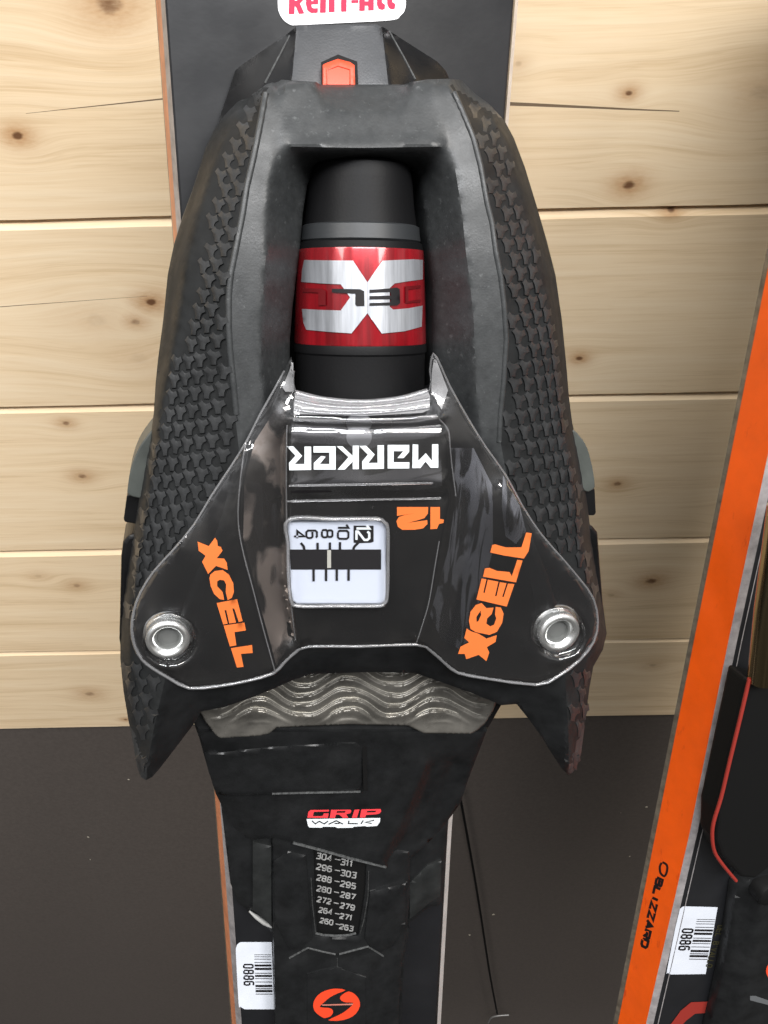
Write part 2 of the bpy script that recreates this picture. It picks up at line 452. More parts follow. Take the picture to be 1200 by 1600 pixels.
def clear_mat(name, haze, rough, ior, tint=(.97, .97, .98), mul=1.0, blotch=None, dcol=(.8, .8, .82)):
    m = bpy.data.materials.new(name); m.use_nodes = True; t = m.node_tree; t.nodes.clear()
    o = N(t, 'ShaderNodeOutputMaterial'); tr = N(t, 'ShaderNodeBsdfTransparent'); tr.inputs[0].default_value = (*tint, 1)
    gl = N(t, 'ShaderNodeBsdfGlossy'); gl.inputs['Roughness'].default_value = rough
    df = N(t, 'ShaderNodeBsdfDiffuse'); df.inputs[0].default_value = (*dcol, 1)
    fr = N(t, 'ShaderNodeFresnel'); fr.inputs[0].default_value = ior
    tc = N(t, 'ShaderNodeTexCoord'); nz = N(t, 'ShaderNodeTexNoise'); nz.inputs['Scale'].default_value = 28; nz.inputs['Detail'].default_value = 2
    t.links.new(tc.outputs['Object'], nz.inputs['Vector'])
    bp = N(t, 'ShaderNodeBump'); bp.inputs['Strength'].default_value = .35; bp.inputs['Distance'].default_value = .0018
    t.links.new(nz.outputs[0], bp.inputs['Height']); t.links.new(bp.outputs[0], gl.inputs['Normal']); t.links.new(bp.outputs[0], fr.inputs['Normal'])
    m1 = N(t, 'ShaderNodeMixShader'); m1.inputs[0].default_value = haze
    t.links.new(tr.outputs[0], m1.inputs[1]); t.links.new(df.outputs[0], m1.inputs[2])
    if blotch:
        mp_ = N(t, 'ShaderNodeMapping'); mp_.inputs['Scale'].default_value = blotch[1]; t.links.new(tc.outputs['Object'], mp_.inputs[0])
        n2 = N(t, 'ShaderNodeTexNoise'); n2.inputs['Scale'].default_value = blotch[0]; n2.inputs['Detail'].default_value = 2.5; n2.inputs['Distortion'].default_value = 1.2
        t.links.new(mp_.outputs[0], n2.inputs['Vector'])
        r_ = N(t, 'ShaderNodeMapRange'); r_.inputs[1].default_value = .47; r_.inputs[2].default_value = .53; r_.inputs[3].default_value = haze*.08; r_.inputs[4].default_value = haze
        t.links.new(n2.outputs[0], r_.inputs[0]); t.links.new(r_.outputs[0], m1.inputs[0])
    ml = N(t, 'ShaderNodeMath', operation='MULTIPLY'); ml.inputs[1].default_value = mul; ml.use_clamp = True
    t.links.new(fr.outputs[0], ml.inputs[0])
    m2 = N(t, 'ShaderNodeMixShader'); t.links.new(ml.outputs[0], m2.inputs[0])
    t.links.new(m1.outputs[0], m2.inputs[1]); t.links.new(gl.outputs[0], m2.inputs[2]); t.links.new(m2.outputs[0], o.inputs[0])
    return m
CLEAR = clear_mat('clear_plastic', .016, .06, 1.55, mul=3.0)
RIM = clear_mat('clear_plastic_rim', .13, .12, 1.55, mul=1.8)
LIP = clear_mat('clear_plastic_lip', .28, .12, 1.6, mul=2.0)  # whitish haze painted in for the ceiling light the lip reflects
PANE = clear_mat('window_clear', .01, .04, 1.3, mul=.5)
DOT = clear_mat('moulding_dot', .34, .3, 1.45)

REFL = clear_mat('reflection_blotches', .62, .1, 1.4, blotch=(62, (1, .6, 1)), dcol=(.55, .46, .40))  # blotchy warm haze paints room reflections into the left trough
REFL2 = clear_mat('reflection_streaks', .26, .1, 1.4, blotch=(110, (2.2, .35, 1)), dcol=(.70, .72, .80))  # bluish haze streaks paint the highlights on the right side
REFL3 = clear_mat('reflection_top_band', .13, .1, 1.4, blotch=(60, (.5, 2.2, 1)), dcol=(.75, .74, .78))  # smoky haze paints the reflections around the brand lettering
def wood(name, knots, cracks, seed, tone=1.0):
    m = bpy.data.materials.new(name); m.use_nodes = True; t = m.node_tree; b = t.nodes['Principled BSDF']
    tc = N(t, 'ShaderNodeTexCoord'); sp = N(t, 'ShaderNodeSeparateXYZ'); t.links.new(tc.outputs['Object'], sp.inputs[0])
    def M(op, a, b_=None, c=None):
        n = N(t, 'ShaderNodeMath', operation=op)
        for i, v in enumerate((a, b_, c)):
            if v is None: continue
            if isinstance(v, (int, float)): n.inputs[i].default_value = v
            else: t.links.new(v, n.inputs[i])
        return n.outputs[0]
    X, Z = sp.outputs['X'], sp.outputs['Z']
    zw = Z; dark = None; halo = None
    kn_ = N(t, 'ShaderNodeTexNoise'); kn_.inputs['Scale'].default_value = 260; t.links.new(tc.outputs['Object'], kn_.inputs['Vector'])
    kz_n = M('ADD', .35, M('MULTIPLY', kn_.outputs[0], 1.5))
    for kx, kz, r, st in knots:
        dx = M('SUBTRACT', X, kx); dz = M('SUBTRACT', Z, kz)
        d2 = M('ADD', M('MULTIPLY', M('MULTIPLY', dx, dx), .45), M('MULTIPLY', dz, dz))
        g = M('EXPONENT', M('MULTIPLY', d2, -1/(2*(r*2.4)**2)))
        zw = M('SUBTRACT', zw, M('MULTIPLY', M('MULTIPLY', dz, g), .75))
        zw = M('ADD', zw, M('MULTIPLY', g, r*.9*st))
        km = N(t, 'ShaderNodeMapRange', interpolation_type='SMOOTHSTEP'); t.links.new(M('MULTIPLY', d2, kz_n), km.inputs[0])
        km.inputs[1].default_value = (r*.72)**2; km.inputs[2].default_value = (r*.12)**2
        k = M('MULTIPLY', km.outputs[0], st)
        h = M('MULTIPLY', M('EXPONENT', M('MULTIPLY', d2, -1/(2*(r*1.25)**2))), st)
        dark = k if dark is None else M('MAXIMUM', dark, k); halo = h if halo is None else M('MAXIMUM', halo, h)
    cv = N(t, 'ShaderNodeCombineXYZ'); t.links.new(X, cv.inputs[0]); t.links.new(zw, cv.inputs[2]); cv.inputs[1].default_value = seed*1.37
    def noise(sc, sx_, sz_, det, src=cv.outputs[0], dist=0):
        mp = N(t, 'ShaderNodeMapping'); mp.inputs['Scale'].default_value = (sx_, 1, sz_); mp.inputs['Location'].default_value = (seed*3.1, 0, seed)
        t.links.new(src, mp.inputs[0]); n = N(t, 'ShaderNodeTexNoise'); n.inputs['Scale'].default_value = sc; n.inputs['Detail'].default_value = det
        n.inputs['Distortion'].default_value = dist
        t.links.new(mp.outputs[0], n.inputs['Vector']); return n.outputs[0]
    g1 = noise(1, 5, 150, 5, dist=.3); g2 = noise(1, 16, 430, 4); g3 = noise(1, 7, 16, 4); g4 = noise(1, 22, 1500, 3)
    s = M('ADD', M('MULTIPLY', g1, .38), M('ADD', M('MULTIPLY', g2, .24), M('ADD', M('MULTIPLY', g3, .22), M('MULTIPLY', g4, .16))))
    s = M('ADD', s, M('MULTIPLY', M('POWER', M('ABSOLUTE', M('SINE', M('MULTIPLY', g1, 42.0))), 6.0), -.045))
    cr_ = N(t, 'ShaderNodeValToRGB'); e = cr_.color_ramp.elements
    e[0].position = .29; e[0].color = (.62*tone, .445*tone, .255*tone, 1); e[1].position = .64; e[1].color = (.85*tone, .69*tone, .48*tone, 1)
    q = cr_.color_ramp.elements.new(.48); q.color = (.79*tone, .61*tone, .395*tone, 1)
    t.links.new(s, cr_.inputs[0]); out = cr_.outputs[0]
    def mix(a, col, f):
        n = N(t, 'ShaderNodeMix', data_type='RGBA'); t.links.new(a, n.inputs[6]); n.inputs[7].default_value = (*col, 1); t.links.new(f, n.inputs[0]); return n.outputs[2]
    if dark is not None:
        rz = noise(1, 300, 900, 3, tc.outputs['Object'])
        out = mix(out, (.40, .20, .075), M('MULTIPLY', M('MULTIPLY', halo, .8), M('ADD', .5, rz)))
        out = mix(out, (.11, .045, .018), M('MINIMUM', M('MULTIPLY', M('POWER', dark, 1.6), M('ADD', .55, rz)), .92))
    for (xa, za, xb, zb, w) in cracks:
        f = M('DIVIDE', M('SUBTRACT', X, xa), xb-xa); zc = M('ADD', za, M('MULTIPLY', f, zb-za))
        zc = M('ADD', zc, M('MULTIPLY', M('SUBTRACT', g3, .5), .0012))
        dz = M('ABSOLUTE', M('SUBTRACT', Z, zc)); taper = M('SUBTRACT', 1.0, M('MAXIMUM', M('MULTIPLY', f, .75), 0))
        on = M('LESS_THAN', dz, M('MULTIPLY', taper, w)); on = M('MULTIPLY', on, M('MULTIPLY', M('GREATER_THAN', f, 0), M('LESS_THAN', f, 1)))
        out = mix(out, (.06, .035, .02), M('MULTIPLY', on, .85))
    t.links.new(out, b.inputs['Base Color']); b.inputs['Roughness'].default_value = .58; b.inputs['Specular IOR Level'].default_value = .3
    bp = N(t, 'ShaderNodeBump'); bp.inputs['Strength'].default_value = .25; bp.inputs['Distance'].default_value = .0008
    t.links.new(M('ADD', M('MULTIPLY', g1, .7), M('MULTIPLY', g2, .3)), bp.inputs['Height']); t.links.new(bp.outputs[0], b.inputs['Normal'])
    return m

# ------------------------------------------------------------------ the wall: pine planks over a dark panel
YW = .36
def wallpt(px, py, y=YW):
    d = ray(px, py); t = (y-C0.y)/d.y; return C0+d*t
cent_y = [332, 624, 850, 1007, 1127]                 # joints on the picture's middle column
zj = [wallpt(600, y).z for y in cent_y]
ph = (zj[0]-zj[2])/2
zz = [zj[0]+2*ph, zj[0]+ph] + zj
wall = thing('plank_wall', 'pale pine plank wall with knots and open grooves behind the skis', 'wall', loc=(0, YW, 0))
kn = {0: [], 1: [], 2: [], 3: [], 4: [], 5: []}
def wk(px, py, r, st):
    p = wallpt(px, py); 
    for i in range(len(zz)-1):
        if zz[i] > p.z >= zz[i+1]: kn[i].append((p.x, p.z, r, st))
for a in [(27, 213, .0030, 1), (170, 8, .0060, .75), (983, 146, .0020, .9), (983, 290, .0034, .95), (1050, 330, .0022, .9), (1190, 145, .006, .30),
          (236, 472, .0034, 1), (212, 503, .0028, .65), (150, 500, .007, .22), (905, 560, .0024, .95), (810, 100, .002, .35),
          (103, 662, .0024, .7), (218, 560, .006, .2), (128, 745, .003, .7), (965, 757, .0028, .75), (1150, 800, .004, .3),
          (120, 915, .0030, .55), (1018, 908, .0045, .85), (60, 900, .003, .3), (955, 930, .003, .35), (140, 1085, .0045, .6), (1020, 1040, .0035, .4), (196, 1125, .002, .8), (1090, 1060, .004, .3)]:
    wk(*a)
def cline(xa, ya, xb, yb, w):
    a, b = wallpt(xa, ya), wallpt(xb, yb); return (a.x, a.z, b.x, b.z, w)
ck = {1: [cline(795, 163, 1062, 174, .0007), cline(255, 155, 40, 178, .0003)], 2: [cline(0, 480, 230, 463, .0002)]}
tones = [1.0, .93, .95, .99, 1.02, 1.0]
for i in range(len(zz)-1):
    zt, zb = zz[i], zz[i+1]; x0, x1 = -.62, .62
    g = .0001; ch = .0034; dp = .0044
    prof = [(.012, zt-g*.5), (dp, zt-g*.5), (dp-.0006, zt-g), (0, zt-ch-.0012), (0, zb+.0003), (.0003, zb+.0001), (.012, zb+.0001)]
    nseg = 24; V = []; Fc = []
    for k in range(nseg+1):
        x = x0+(x1-x0)*k/nseg
        for (yy, z_) in prof:
            wob = .00025*math.sin(x*23+i*2.1)+.0002*math.sin(x*61+i)
            V.append((x, yy+(i % 2)*.0004, z_+wob))
    m = len(prof)
    for k in range(nseg):
        for j in range(m-1): Fc.append((k*m+j, k*m+j+1, (k+1)*m+j+1, (k+1)*m+j))
    mesh('plank', V, Fc, wood('pine_%d' % i, kn[i], ck.get(i, []), i*2.7+1.3, tones[i]), wall)
mesh('backing', [(-.62, .0115, zz[-1]), (.62, .0115, zz[-1]), (.62, .0115, zz[0]), (-.62, .0115, zz[0])], [(0, 1, 2, 3)], DEEP, wall)
zb = zz[-1]; panel = thing('dark_panel', 'dark grey brown panel below the pine planks with pale specks', 'wall panel', loc=(0, YW, zb))
bm = bmesh.new(); bmesh.ops.create_cube(bm, size=1)
for v in bm.verts: v.co = Vector((v.co.x*1.3, v.co.y*.02+.0125, v.co.z*1.4-.7008))
me = bpy.data.meshes.new('board'); bm.to_mesh(me); bm.free(); o = bpy.data.objects.new('board', me); COL.objects.link(o); me.materials.append(PANELM); o.parent = panel
b = o.modifiers.new('bevel', 'BEVEL'); b.width = .0012; b.segments = 3
SPECK = mat('pale_speck', (.42, .38, .30), .7)
for (px, py, r) in [(1010, 1261, .0012), (984, 1338, .0007), (1037, 1217, .0003), (138, 1308, .0010), (201, 1218, .0008), (141, 1343, .0005), (771, 1429, .0015), (734, 1461, .0012), (970, 1270, .0003), (1012, 1388, .0003)]:
    p = wallpt(px, py, YW+.0022)-Vector((0, YW, zb)); V = []; r *= 1.5
    for k in range(8):
        a = k*math.pi/4; q = r*(.7+.5*random.random()); V.append((p.x+q*math.cos(a)*.75, p.y, p.z+q*math.sin(a)))
    V.append((p.x, p.y-.0004, p.z)); mesh('paint_speck', V, [(k, (k+1) % 8, 8) for k in range(8)], SPECK, panel)
c0 = thing('cord', 'thin black cord slanting down in front of the dark panel beside the middle ski', 'cord', loc=wallpt(776, 1585, YW))
cp = [wallpt(x, y, YW-.004)-c0.location for x, y in smooth_poly([(715, 1225), (722, 1262), (738, 1350), (752, 1435), (765, 1520), (777, 1584)], k=5)]
tube('strand', cp, .0011, DEEP, c0)
rp = [wallpt(x, y, YW-.006)-c0.location for x, y in smooth_poly([(763, 1598), (768, 1590), (780, 1587), (795, 1586)], k=4)]
tube('end_hook', rp, .0011, mat('grey_wire', (.30, .29, .28), .4, metal=.6), c0)

# ------------------------------------------------------------------ skis
def lerp(tab, y):
    for (y0, x0), (y1, x1) in zip(tab, tab[1:]):
        if y <= y1: return x0+(x1-x0)*(y-y0)/(y1-y0)
    (y0, x0), (y1, x1) = tab[-2:]; return x0+(x1-x0)*(y-y0)/(y1-y0)
def strip_mesh(name, fr, ys, colsf, material, parent, smooth=30, label=None):
    V = []; m = None
    for y in ys:
        c = colsf(y); m = len(c); V += [fr.L(*p) for p in c]
    Fc = [(i*m+j, i*m+j+1, (i+1)*m+j+1, (i+1)*m+j) for i in range(len(ys)-1) for j in range(m-1)]
    return mesh(name, V, Fc, material, parent, smooth=smooth, label=label)
ys = list(range(-200, 1861, 60))
ski = thing('ski', 'wide black ski with orange sidewall leaning on the plank wall, large binding on it', 'ski', SK, group='rental skis leaning on the wall')
lt = [(-200, 243.5), (0, 258), (317, 281), (1300, 356.5), (1600, 378)]; rt = [(-200, 817), (0, 802), (185, 787.5), (1290, 698), (1583, 681), (1800, 670)]
l1 = [(-200, 237.5), (0, 251), (317, 273), (1300, 347), (1600, 369)]
l2 = [(-200, 230), (0, 243.5), (317, 267), (1300, 340), (1600, 362.5)]
l3 = [(-200, 229), (0, 242.5), (317, 266), (1300, 338.5), (1600, 360.5)]
r1 = [(-200, 821), (0, 805), (185, 790), (1290, 700), (1583, 684), (1800, 673)]
r2_ = [(-200, 826), (0, 810), (185, 795), (1290, 706), (1583, 689.5), (1800, 678)]
TOP1 = strip_mesh('topsheet', SK, ys, lambda y: [(lerp(lt, y), y, -.0004), (lerp(lt, y)+3, y, 0), (lerp(rt, y)-3, y, 0), (lerp(rt, y), y, -.0004)], TOPS, ski)
strip_mesh('silver_strip', SK, ys, lambda y: [(lerp(lt, y)-.3, y, -.0006), (lerp(l1, y), y, -.0045)], SILV, ski)
strip_mesh('sidewall', SK, ys, lambda y: [(lerp(l1, y), y, -.0045), (lerp(l2, y), y, -.014)], ORS2, ski)
strip_mesh('steel_edge', SK, ys, lambda y: [(lerp(l2, y), y, -.014), (lerp(l3, y), y, -.017)], EDGE, ski)
strip_mesh('sidewall', SK, ys, lambda y: [(lerp(rt, y)+.3, y, -.0006), (lerp(r1, y), y, -.010)], BLK, ski, label='black sidewall on the right side')
strip_mesh('steel_edge', SK, ys, lambda y: [(lerp(r1, y), y, -.010), (lerp(r2_, y), y, -.016)], EDGEW, ski, label='bright steel edge on the right side')
strip_mesh('base', SK, ys, lambda y: [(lerp(l3, y), y, -.017), (lerp(r2_, y), y, -.017)], DEEP, ski)
T1 = .0001
# rental sticker, cut by the top of the picture
sc = lambda pts: [(420+x/5, y/5) for x, y in pts]
stk = decal('rental_sticker', SK, [sc(smooth_poly([(70, -260), (68, -60), (70, 0), (75, 80), (110, 150), (170, 193), (240, 195), (600, 178), (960, 157), (1030, 120), (1065, 70), (1072, -20), (1075, -260)], closed=False, k=4))], T1, .00018, STK, ski, sp=30)
rent = [
 [[(160, -90), (250, -90), (268, -60), (268, 0), (243, 25), (277, 103), (235, 107), (210, 48), (202, 48), (200, 108), (155, 110)], [(202, -50), (222, -50), (222, 5), (202, 5)]],
 [[(315, -60), (365, -60), (386, -35), (386, 32), (333, 32), (335, 55), (350, 65), (384, 63), (382, 97), (335, 101), (303, 82), (290, 30), (292, -35)], [(333, -30), (348, -30), (348, 8), (333, 8)]],
 [(402, -60), (490, -60), (514, -40), (514, 92), (468, 94), (468, -20), (447, -20), (445, 97), (400, 98)],
 [(535, -90), (640, -90), (640, -50), (608, -50), (607, 88), (565, 90), (565, -50), (535, -50)],
 [(645, 0), (700, -2), (700, 20), (645, 23)],
 [[(730, -90), (800, -90), (820, -50), (820, 78), (777, 80), (777, 42), (750, 43), (750, 82), (707, 84), (707, -50)], [(750, -50), (777, -50), (777, 10), (750, 10)]],
 [(845, -90), (885, -90), (885, 20), (907, 35), (907, 68), (885, 76), (858, 66), (845, 35)],
 [(925, -90), (965, -90), (965, 16), (988, 30), (986, 64), (962, 72), (938, 60), (925, 30)]]
rent = [[sc(q) for q in p] if isinstance(p[0][0], (list, tuple)) else sc(p) for p in rent]
decal('sticker_lettering', SK, rent, T1, .00032, STKR, stk, sp=20)
# barcode label
def barcode(fr, ski_o, tree, org, ex, ey, outline, num, label, grp=None):
    """org/ex/ey map label coordinates (0-100 across, 0-200 down) to pixels"""
    A = lambda x, y: (org[0]+ex[0]*x/100+ey[0]*y/200, org[1]+ex[1]*x/100+ey[1]*y/200)
    p = decal('barcode_label', fr, [[A(x, y) for x, y in outline]], tree, .0002, LABEL, ski_o, sp=25, label=label)
    bars = [(38, 1.6), (44, 1.6), (51, 1.8), (61, 2), (70, 6), (80, 6.5), (93, 2.2), (101, 6), (109, 2), (119, 2), (131, 6.5), (139, 2.4), (146, 6.5), (155, 2)]
    decal('barcode_print', fr, [[A(50, y-w/2), A(96, y-w/2), A(96, y+w/2), A(50, y+w/2)] for y, w in bars], tree, .00036, PRINT, p, sp=40)
    ax = Vector(ey).normalized(); ay = Vector(ex).normalized()
    st = text_strokes(num, A(20, 67), ax, ay, Vector(ey).length*.05, Vector(ex).length*.25, Vector(ey).length*.035, Vector(ex).length*.042)
    letters('number_print', fr, st, tree, .00036, PRINT, p, sp=40)
barcode(SK, ski, T1, (368, 1472), (57, 0), (4, 105), smooth_poly([(4, 8), (12, 1), (20, 0)], k=3)+[(99, 0), (99, 200)]+smooth_poly([(18, 200), (6, 192), (2, 184), (0, 60), (0, 20)], k=2), '0886', 'white barcode label')

# right-hand ski, seen more from its side
ski2 = thing('ski', 'second black ski at the right edge showing its broad bright orange sidewall', 'ski', SK2, group='rental skis leaning on the wall')
ed = lambda y: 1137-.1985*(y-700)                # outer edge in the picture
wo_ = lambda y: lerp([(300, 72), (700, 65), (1000, 61), (1300, 60), (1600, 51), (1900, 45)], y)   # dark + orange width
st_ = lambda y: lerp([(300, 16), (700, 15), (1300, 12), (1600, 11.5), (1900, 11)], y)
strip_mesh('steel_edge', SK2, ys, lambda y: [(ed(y)-.6, y, -.0200), (ed(y)+7, y, -.0180)], EDGE, ski2)
SIDE2 = strip_mesh('sidewall', SK2, ys, lambda y: [(ed(y)+7, y, -.0178), (ed(y)+9, y, -.0172), (ed(y)+wo_(y)-1, y, -.0018), (ed(y)+wo_(y), y, -.0015)], ORS, ski2)
strip_mesh('silver_strip', SK2, ys, lambda y: [(ed(y)+wo_(y), y, -.0015), (ed(y)+wo_(y)+st_(y)*.6, y, -.0004), (ed(y)+wo_(y)+st_(y), y, 0)], SILV, ski2)
TOP2 = strip_mesh('topsheet', SK2, ys, lambda y: [(ed(y)+wo_(y)+st_(y), y, -.0001), (ed(y)+wo_(y)+st_(y)+3, y, 0), (ed(y)+450, y, 0)], TOPS, ski2)
strip_mesh('base', SK2, ys, lambda y: [(ed(y)-.6, y, -.0201), (ed(y)+440, y, -.0201)], DEEP, ski2)
T2s = bvh([SIDE2]); T2 = .0001
ax = Vector((-.232, 1)).normalized(); ay = Vector((1, .10)).normalized()
lg = [stroke(smooth_poly([(1035, 1347), (1042, 1352), (1042, 1362), (1038, 1369), (1032, 1364), (1031, 1354), (1034, 1348)], k=3), 3.4)]
lg += text_strokes('BLIZZARD', (1026.5, 1371), ax, ay, 11.2, 9.5, 3.6, 4.2, slant=.35)
letters('sidewall_lettering', SK2, lg, T2s, .0002, PRINT, ski2, sp=40)
barcode(SK2, ski2, T2, (1062, 1416), (62, 1), (-21, 106), smooth_poly([(2, 8), (8, 1), (18, 0)], k=3)+[(96, 1), (99, 198)]+smooth_poly([(12, 201), (3, 196), (0, 188), (0, 60)], k=2), '0886', 'white barcode label')
letters('faint_lettering', SK2, text_strokes("DEL B'VALLO", (1122, 1446), Vector((-.29, 1)), Vector((1, .10)), 4.3, 8.5, 2.2, 1.5), T2, .0003, OLIVE, ski2, sp=40)
strip_mesh('red_graphic', SK2, [0, 1, 2, 3, 4], lambda k: [(1036+[0, 14, 28, 44, 72][k], 1612-[0, 14, 33, 46, 47][k], .0003), (1044+[2, 14, 28, 42, 72][k], 1618-[0, 8, 23, 34, 36][k], .0003)], REDL, ski2)
strip_mesh('topsheet_gloss_line', SK2, list(range(300, 1700, 100)), lambda y: [(ed(y)+wo_(y)+st_(y)+6.5, y, .0003), (ed(y)+wo_(y)+st_(y)+8, y, .0003)], SILV, ski2)

# ------------------------------------------------------------------ second binding (cut by the picture's right edge)
bd2 = thing('ski_binding', 'black binding parts with red trim on the second ski at the right edge', 'binding', SK2, group='ski bindings')
f2 = Field([[(1150, 1390, .006), (1140, 1450, .006), (1103, 1620, .005), (1085, 1720, .005)], [(1172, 1400, .009), (1160, 1480, .009), (1130, 1600, .009), (1105, 1720, .009)], [(1186, 1400, .0125), (1176, 1480, .0125), (1150, 1600, .0125), (1125, 1720, .0125)], [(1320, 1330, .0135), (1320, 1720, .0135)]])
P2 = sheet('track', SK2, [(1162, 1380), (1178, 1368), (1200, 1345), (1320, 1320), (1320, 1720), (1085, 1720), (1103, 1620), (1128, 1520), (1140, 1450), (1150, 1390)], f2, BLK, bd2, base=.0005, sp=9)
TB2 = bvh([P2])
decal('logo', SK2, [[(1214+17*math.cos(a), 1517+17*math.sin(a)) for a in [k*math.pi/16 for k in range(32)]]], TB2, .0003, OREDP, bd2, sp=20)
decal('grey_mark', SK2, [[(1172, 1556), (1180, 1556), (1215, 1568), (1215, 1574), (1172, 1563)]], TB2, .0003, GRING, bd2, sp=20)
prism('brake_sleeve', SK2, [(1168, 1060), (1200, 1070), (1260, 1085), (1240, 1300), (1205, 1355), (1180, 1375), (1158, 1372), (1128, 1340), (1119, 1315), (1121, 1270), (1140, 1180)], .014, .002, DEEP, bd2, bevel=.002)
tube('brake_tube', [SK2.L(1225, 790, .016), SK2.L(1213, 880, .016), SK2.L(1203, 950, .016), SK2.L(1191, 1062, .016)], .0056, BRASS, bd2, seg=24)
tube('red_trim', [SK2.L(x, y, .0152) for x, y in smooth_poly([(1171, 1060), (1157, 1120), (1140, 1190), (1127, 1245), (1115, 1285), (1113, 1310), (1117, 1332), (1130, 1352), (1150, 1376)], k=4)], .0008, REDL, bd2)
V, Fc = lathe_v(SK2.L(1176, 1368, .004), SK2.L(1176, 1368, .004)+Vector((0, 0, .013)), [(0, .0066), (.8, .0066), (.95, .006), (1, .0045), (1, .0001)], 40)
mesh('pivot_knob', V, Fc, DEEP, bd2, smooth=40)

# ------------------------------------------------------------------ main binding
bd = thing('ski_binding', 'large black toe binding with clear cover, mounted on the middle ski', 'binding', SK, group='ski bindings')
# --- base block in front of the toe
fB = Field([[(465, 42, .012), (590, 42, .012)], [(462, 42, .012), (455, 140, .021), (452, 230, .024)], [(597, 43, .012), (607, 135, .021), (612, 230, .024)],
            [(452, 55, .0085), (414, 130, .014), (400, 170, .016)], [(607, 47, .0085), (650, 125, .014), (665, 170, .016)],
            [(345, 190, .002), (358, 140, .002), (370, 108, .002), (400, 86, .003), (450, 53, .005)], [(601, 45, .005), (683, 98, .003), (696, 112, .002), (730, 180, .002)]], soft=1)
BO = sheet('base_block', SK, [(340, 200), (345, 178), (358, 140), (368, 110), (374, 104), (400, 86), (450, 52), (462, 42), (472, 39), (588, 38), (600, 43), (683, 96), (696, 110), (715, 150), (735, 230), (340, 230)], fB, BLOCK, bd, base=.0002, sp=5, drop=.0004, smooth=22, creases=[[(463, 46), (455, 140), (452, 225)], [(597, 46), (607, 135), (612, 225)], [(452, 56), (414, 130), (400, 170)], [(608, 49), (650, 125), (665, 170)]])
BO.data.materials.append(BODY)
cpx = np.array([SK.pix(p.center) for p in BO.data.polygons]); k_ = inside([(464, 30), (463, 46), (455, 140), (452, 225), (451, 240), (300, 240), (300, 30)], cpx) | inside([(596, 30), (597, 46), (607, 135), (612, 225), (613, 240), (760, 240), (760, 30)], cpx)
for p, v in zip(BO.data.polygons, k_): p.material_index = int(v)
for pts in ([(453, 56), (433, 94), (414, 130)], [(608, 49), (630, 88), (649, 124)]):
    tube('moulded_edge', [SK.L(x, y, fB(x, y)) for x, y in resample(pts, 8, closed=False)], .0003, LINEM, BO, seg=6)
TBO = bvh([BO])
fb2 = [(502, 134), (502, 97), (528, 85), (558, 96), (560, 134)]
decal('button_recess', SK, [fb2], TBO, .0003, DEEP, bd, sp=30)
def bh(x, y): return fB(x, y)+.0028
sheet('release_button', SK, [(505, 136), (505, 101), (511, 98), (528, 92), (547, 97), (554, 102), (555, 136)], bh, BTN, bd, base=.012, sp=5, drop=.0004, smooth=35)
tube('button_ridge', [SK.L(x, y, bh(x, y)) for x, y in [(511, 132), (511, 109), (528, 103), (547, 109), (547, 132)]], .00022, OREDP, bd, seg=6)

# --- housing
tipL = (228, 1219); tipR = (888, 1211)
silL = [(432, 124), (410, 130), (390, 144), (370, 160), (350, 181), (335, 202), (321, 232), (312, 262), (300, 300), (285, 341), (272, 382), (262, 430), (255, 500), (247, 560), (243, 600), (240, 650), (234, 690), (227, 725), (220, 762), (214, 800), (208, 840), (200, 885), (193, 930), (188, 980), (188, 1030), (193, 1080), (200, 1122), (208, 1163), (214, 1197), (220, 1214), tipL]
silR = [(722, 126), (742, 146), (765, 163), (788, 188), (803, 216), (820, 261), (838, 320), (854, 375), (868, 430), (878, 500), (884, 560), (889, 620), (894, 660), (903, 700), (911, 740), (918, 790), (924, 840), (934, 900), (943, 950), (948, 990), (942, 1015), (927, 1042), (921, 1075), (915, 1122), (908, 1178), (901, 1198), (895, 1207), tipR]
bot = [(238, 1214), (250, 1200), (277, 1165), (305, 1128), (314, 1112), (353, 1104), (393, 1090), (430, 1075), (457, 1063), (487, 1053), (580, 1050), (650, 1052), (693, 1067), (735, 1082), (770, 1096), (783, 1102), (807, 1100), (825, 1122), (843, 1147), (862, 1177), (877, 1200)]
topE = [(720, 125), (700, 123), (668, 124), (642, 128), (638, 132), (500, 132), (494, 128), (462, 126)]
def hp(pts, dh=0, tab=None):
    tab = tab or [(120, .030), (200, .036), (250, .039), (300, .0412), (400, .0453), (500, .0478), (600, .049), (700, .0498), (850, .049), (1000, .048), (1100, .0485), (1220, .0495)]
    return [(x, y, lerp(tab, y)+(dh(y) if callable(dh) else dh)) for x, y in pts]
c3L = [(424, 132), (413, 146), (403, 200), (393, 250), (383, 293), (377, 333), (367, 385), (358, 430), (355, 463), (355, 513), (357, 547), (362, 597), (367, 647), (373, 700), (365, 760), (345, 830), (312, 900), (280, 980), (258, 1060), (240, 1140), (229, 1205)]
c4L = [(446, 132), (442, 165), (438, 200), (427, 250), (420, 290), (417, 333), (417, 385), (413, 430), (410, 480), (408, 547), (410, 600), (416, 650), (424, 700)]
c3R = [(700, 130), (712, 146), (727, 180), (742, 217), (753, 260), (763, 317), (771, 350), (777, 395), (784, 430), (790, 480), (793, 530), (789, 597), (784, 647), (782, 690), (795, 760), (820, 830), (850, 900), (872, 980), (883, 1060), (888, 1140), (889, 1200)]
c4R = [(676, 132), (684, 165), (690, 187), (697, 207), (707, 240), (717, 300), (723, 343), (728, 395), (733, 430), (740, 497), (742, 547), (743, 597), (747, 640), (752, 690)]
c2L = [(372, 175), (345, 222), (325, 280), (306, 345), (290, 420), (280, 490), (270, 545), (258, 600), (247, 655), (238, 720), (226, 790), (214, 870), (203, 960), (203, 1040), (208, 1110), (217, 1180)]
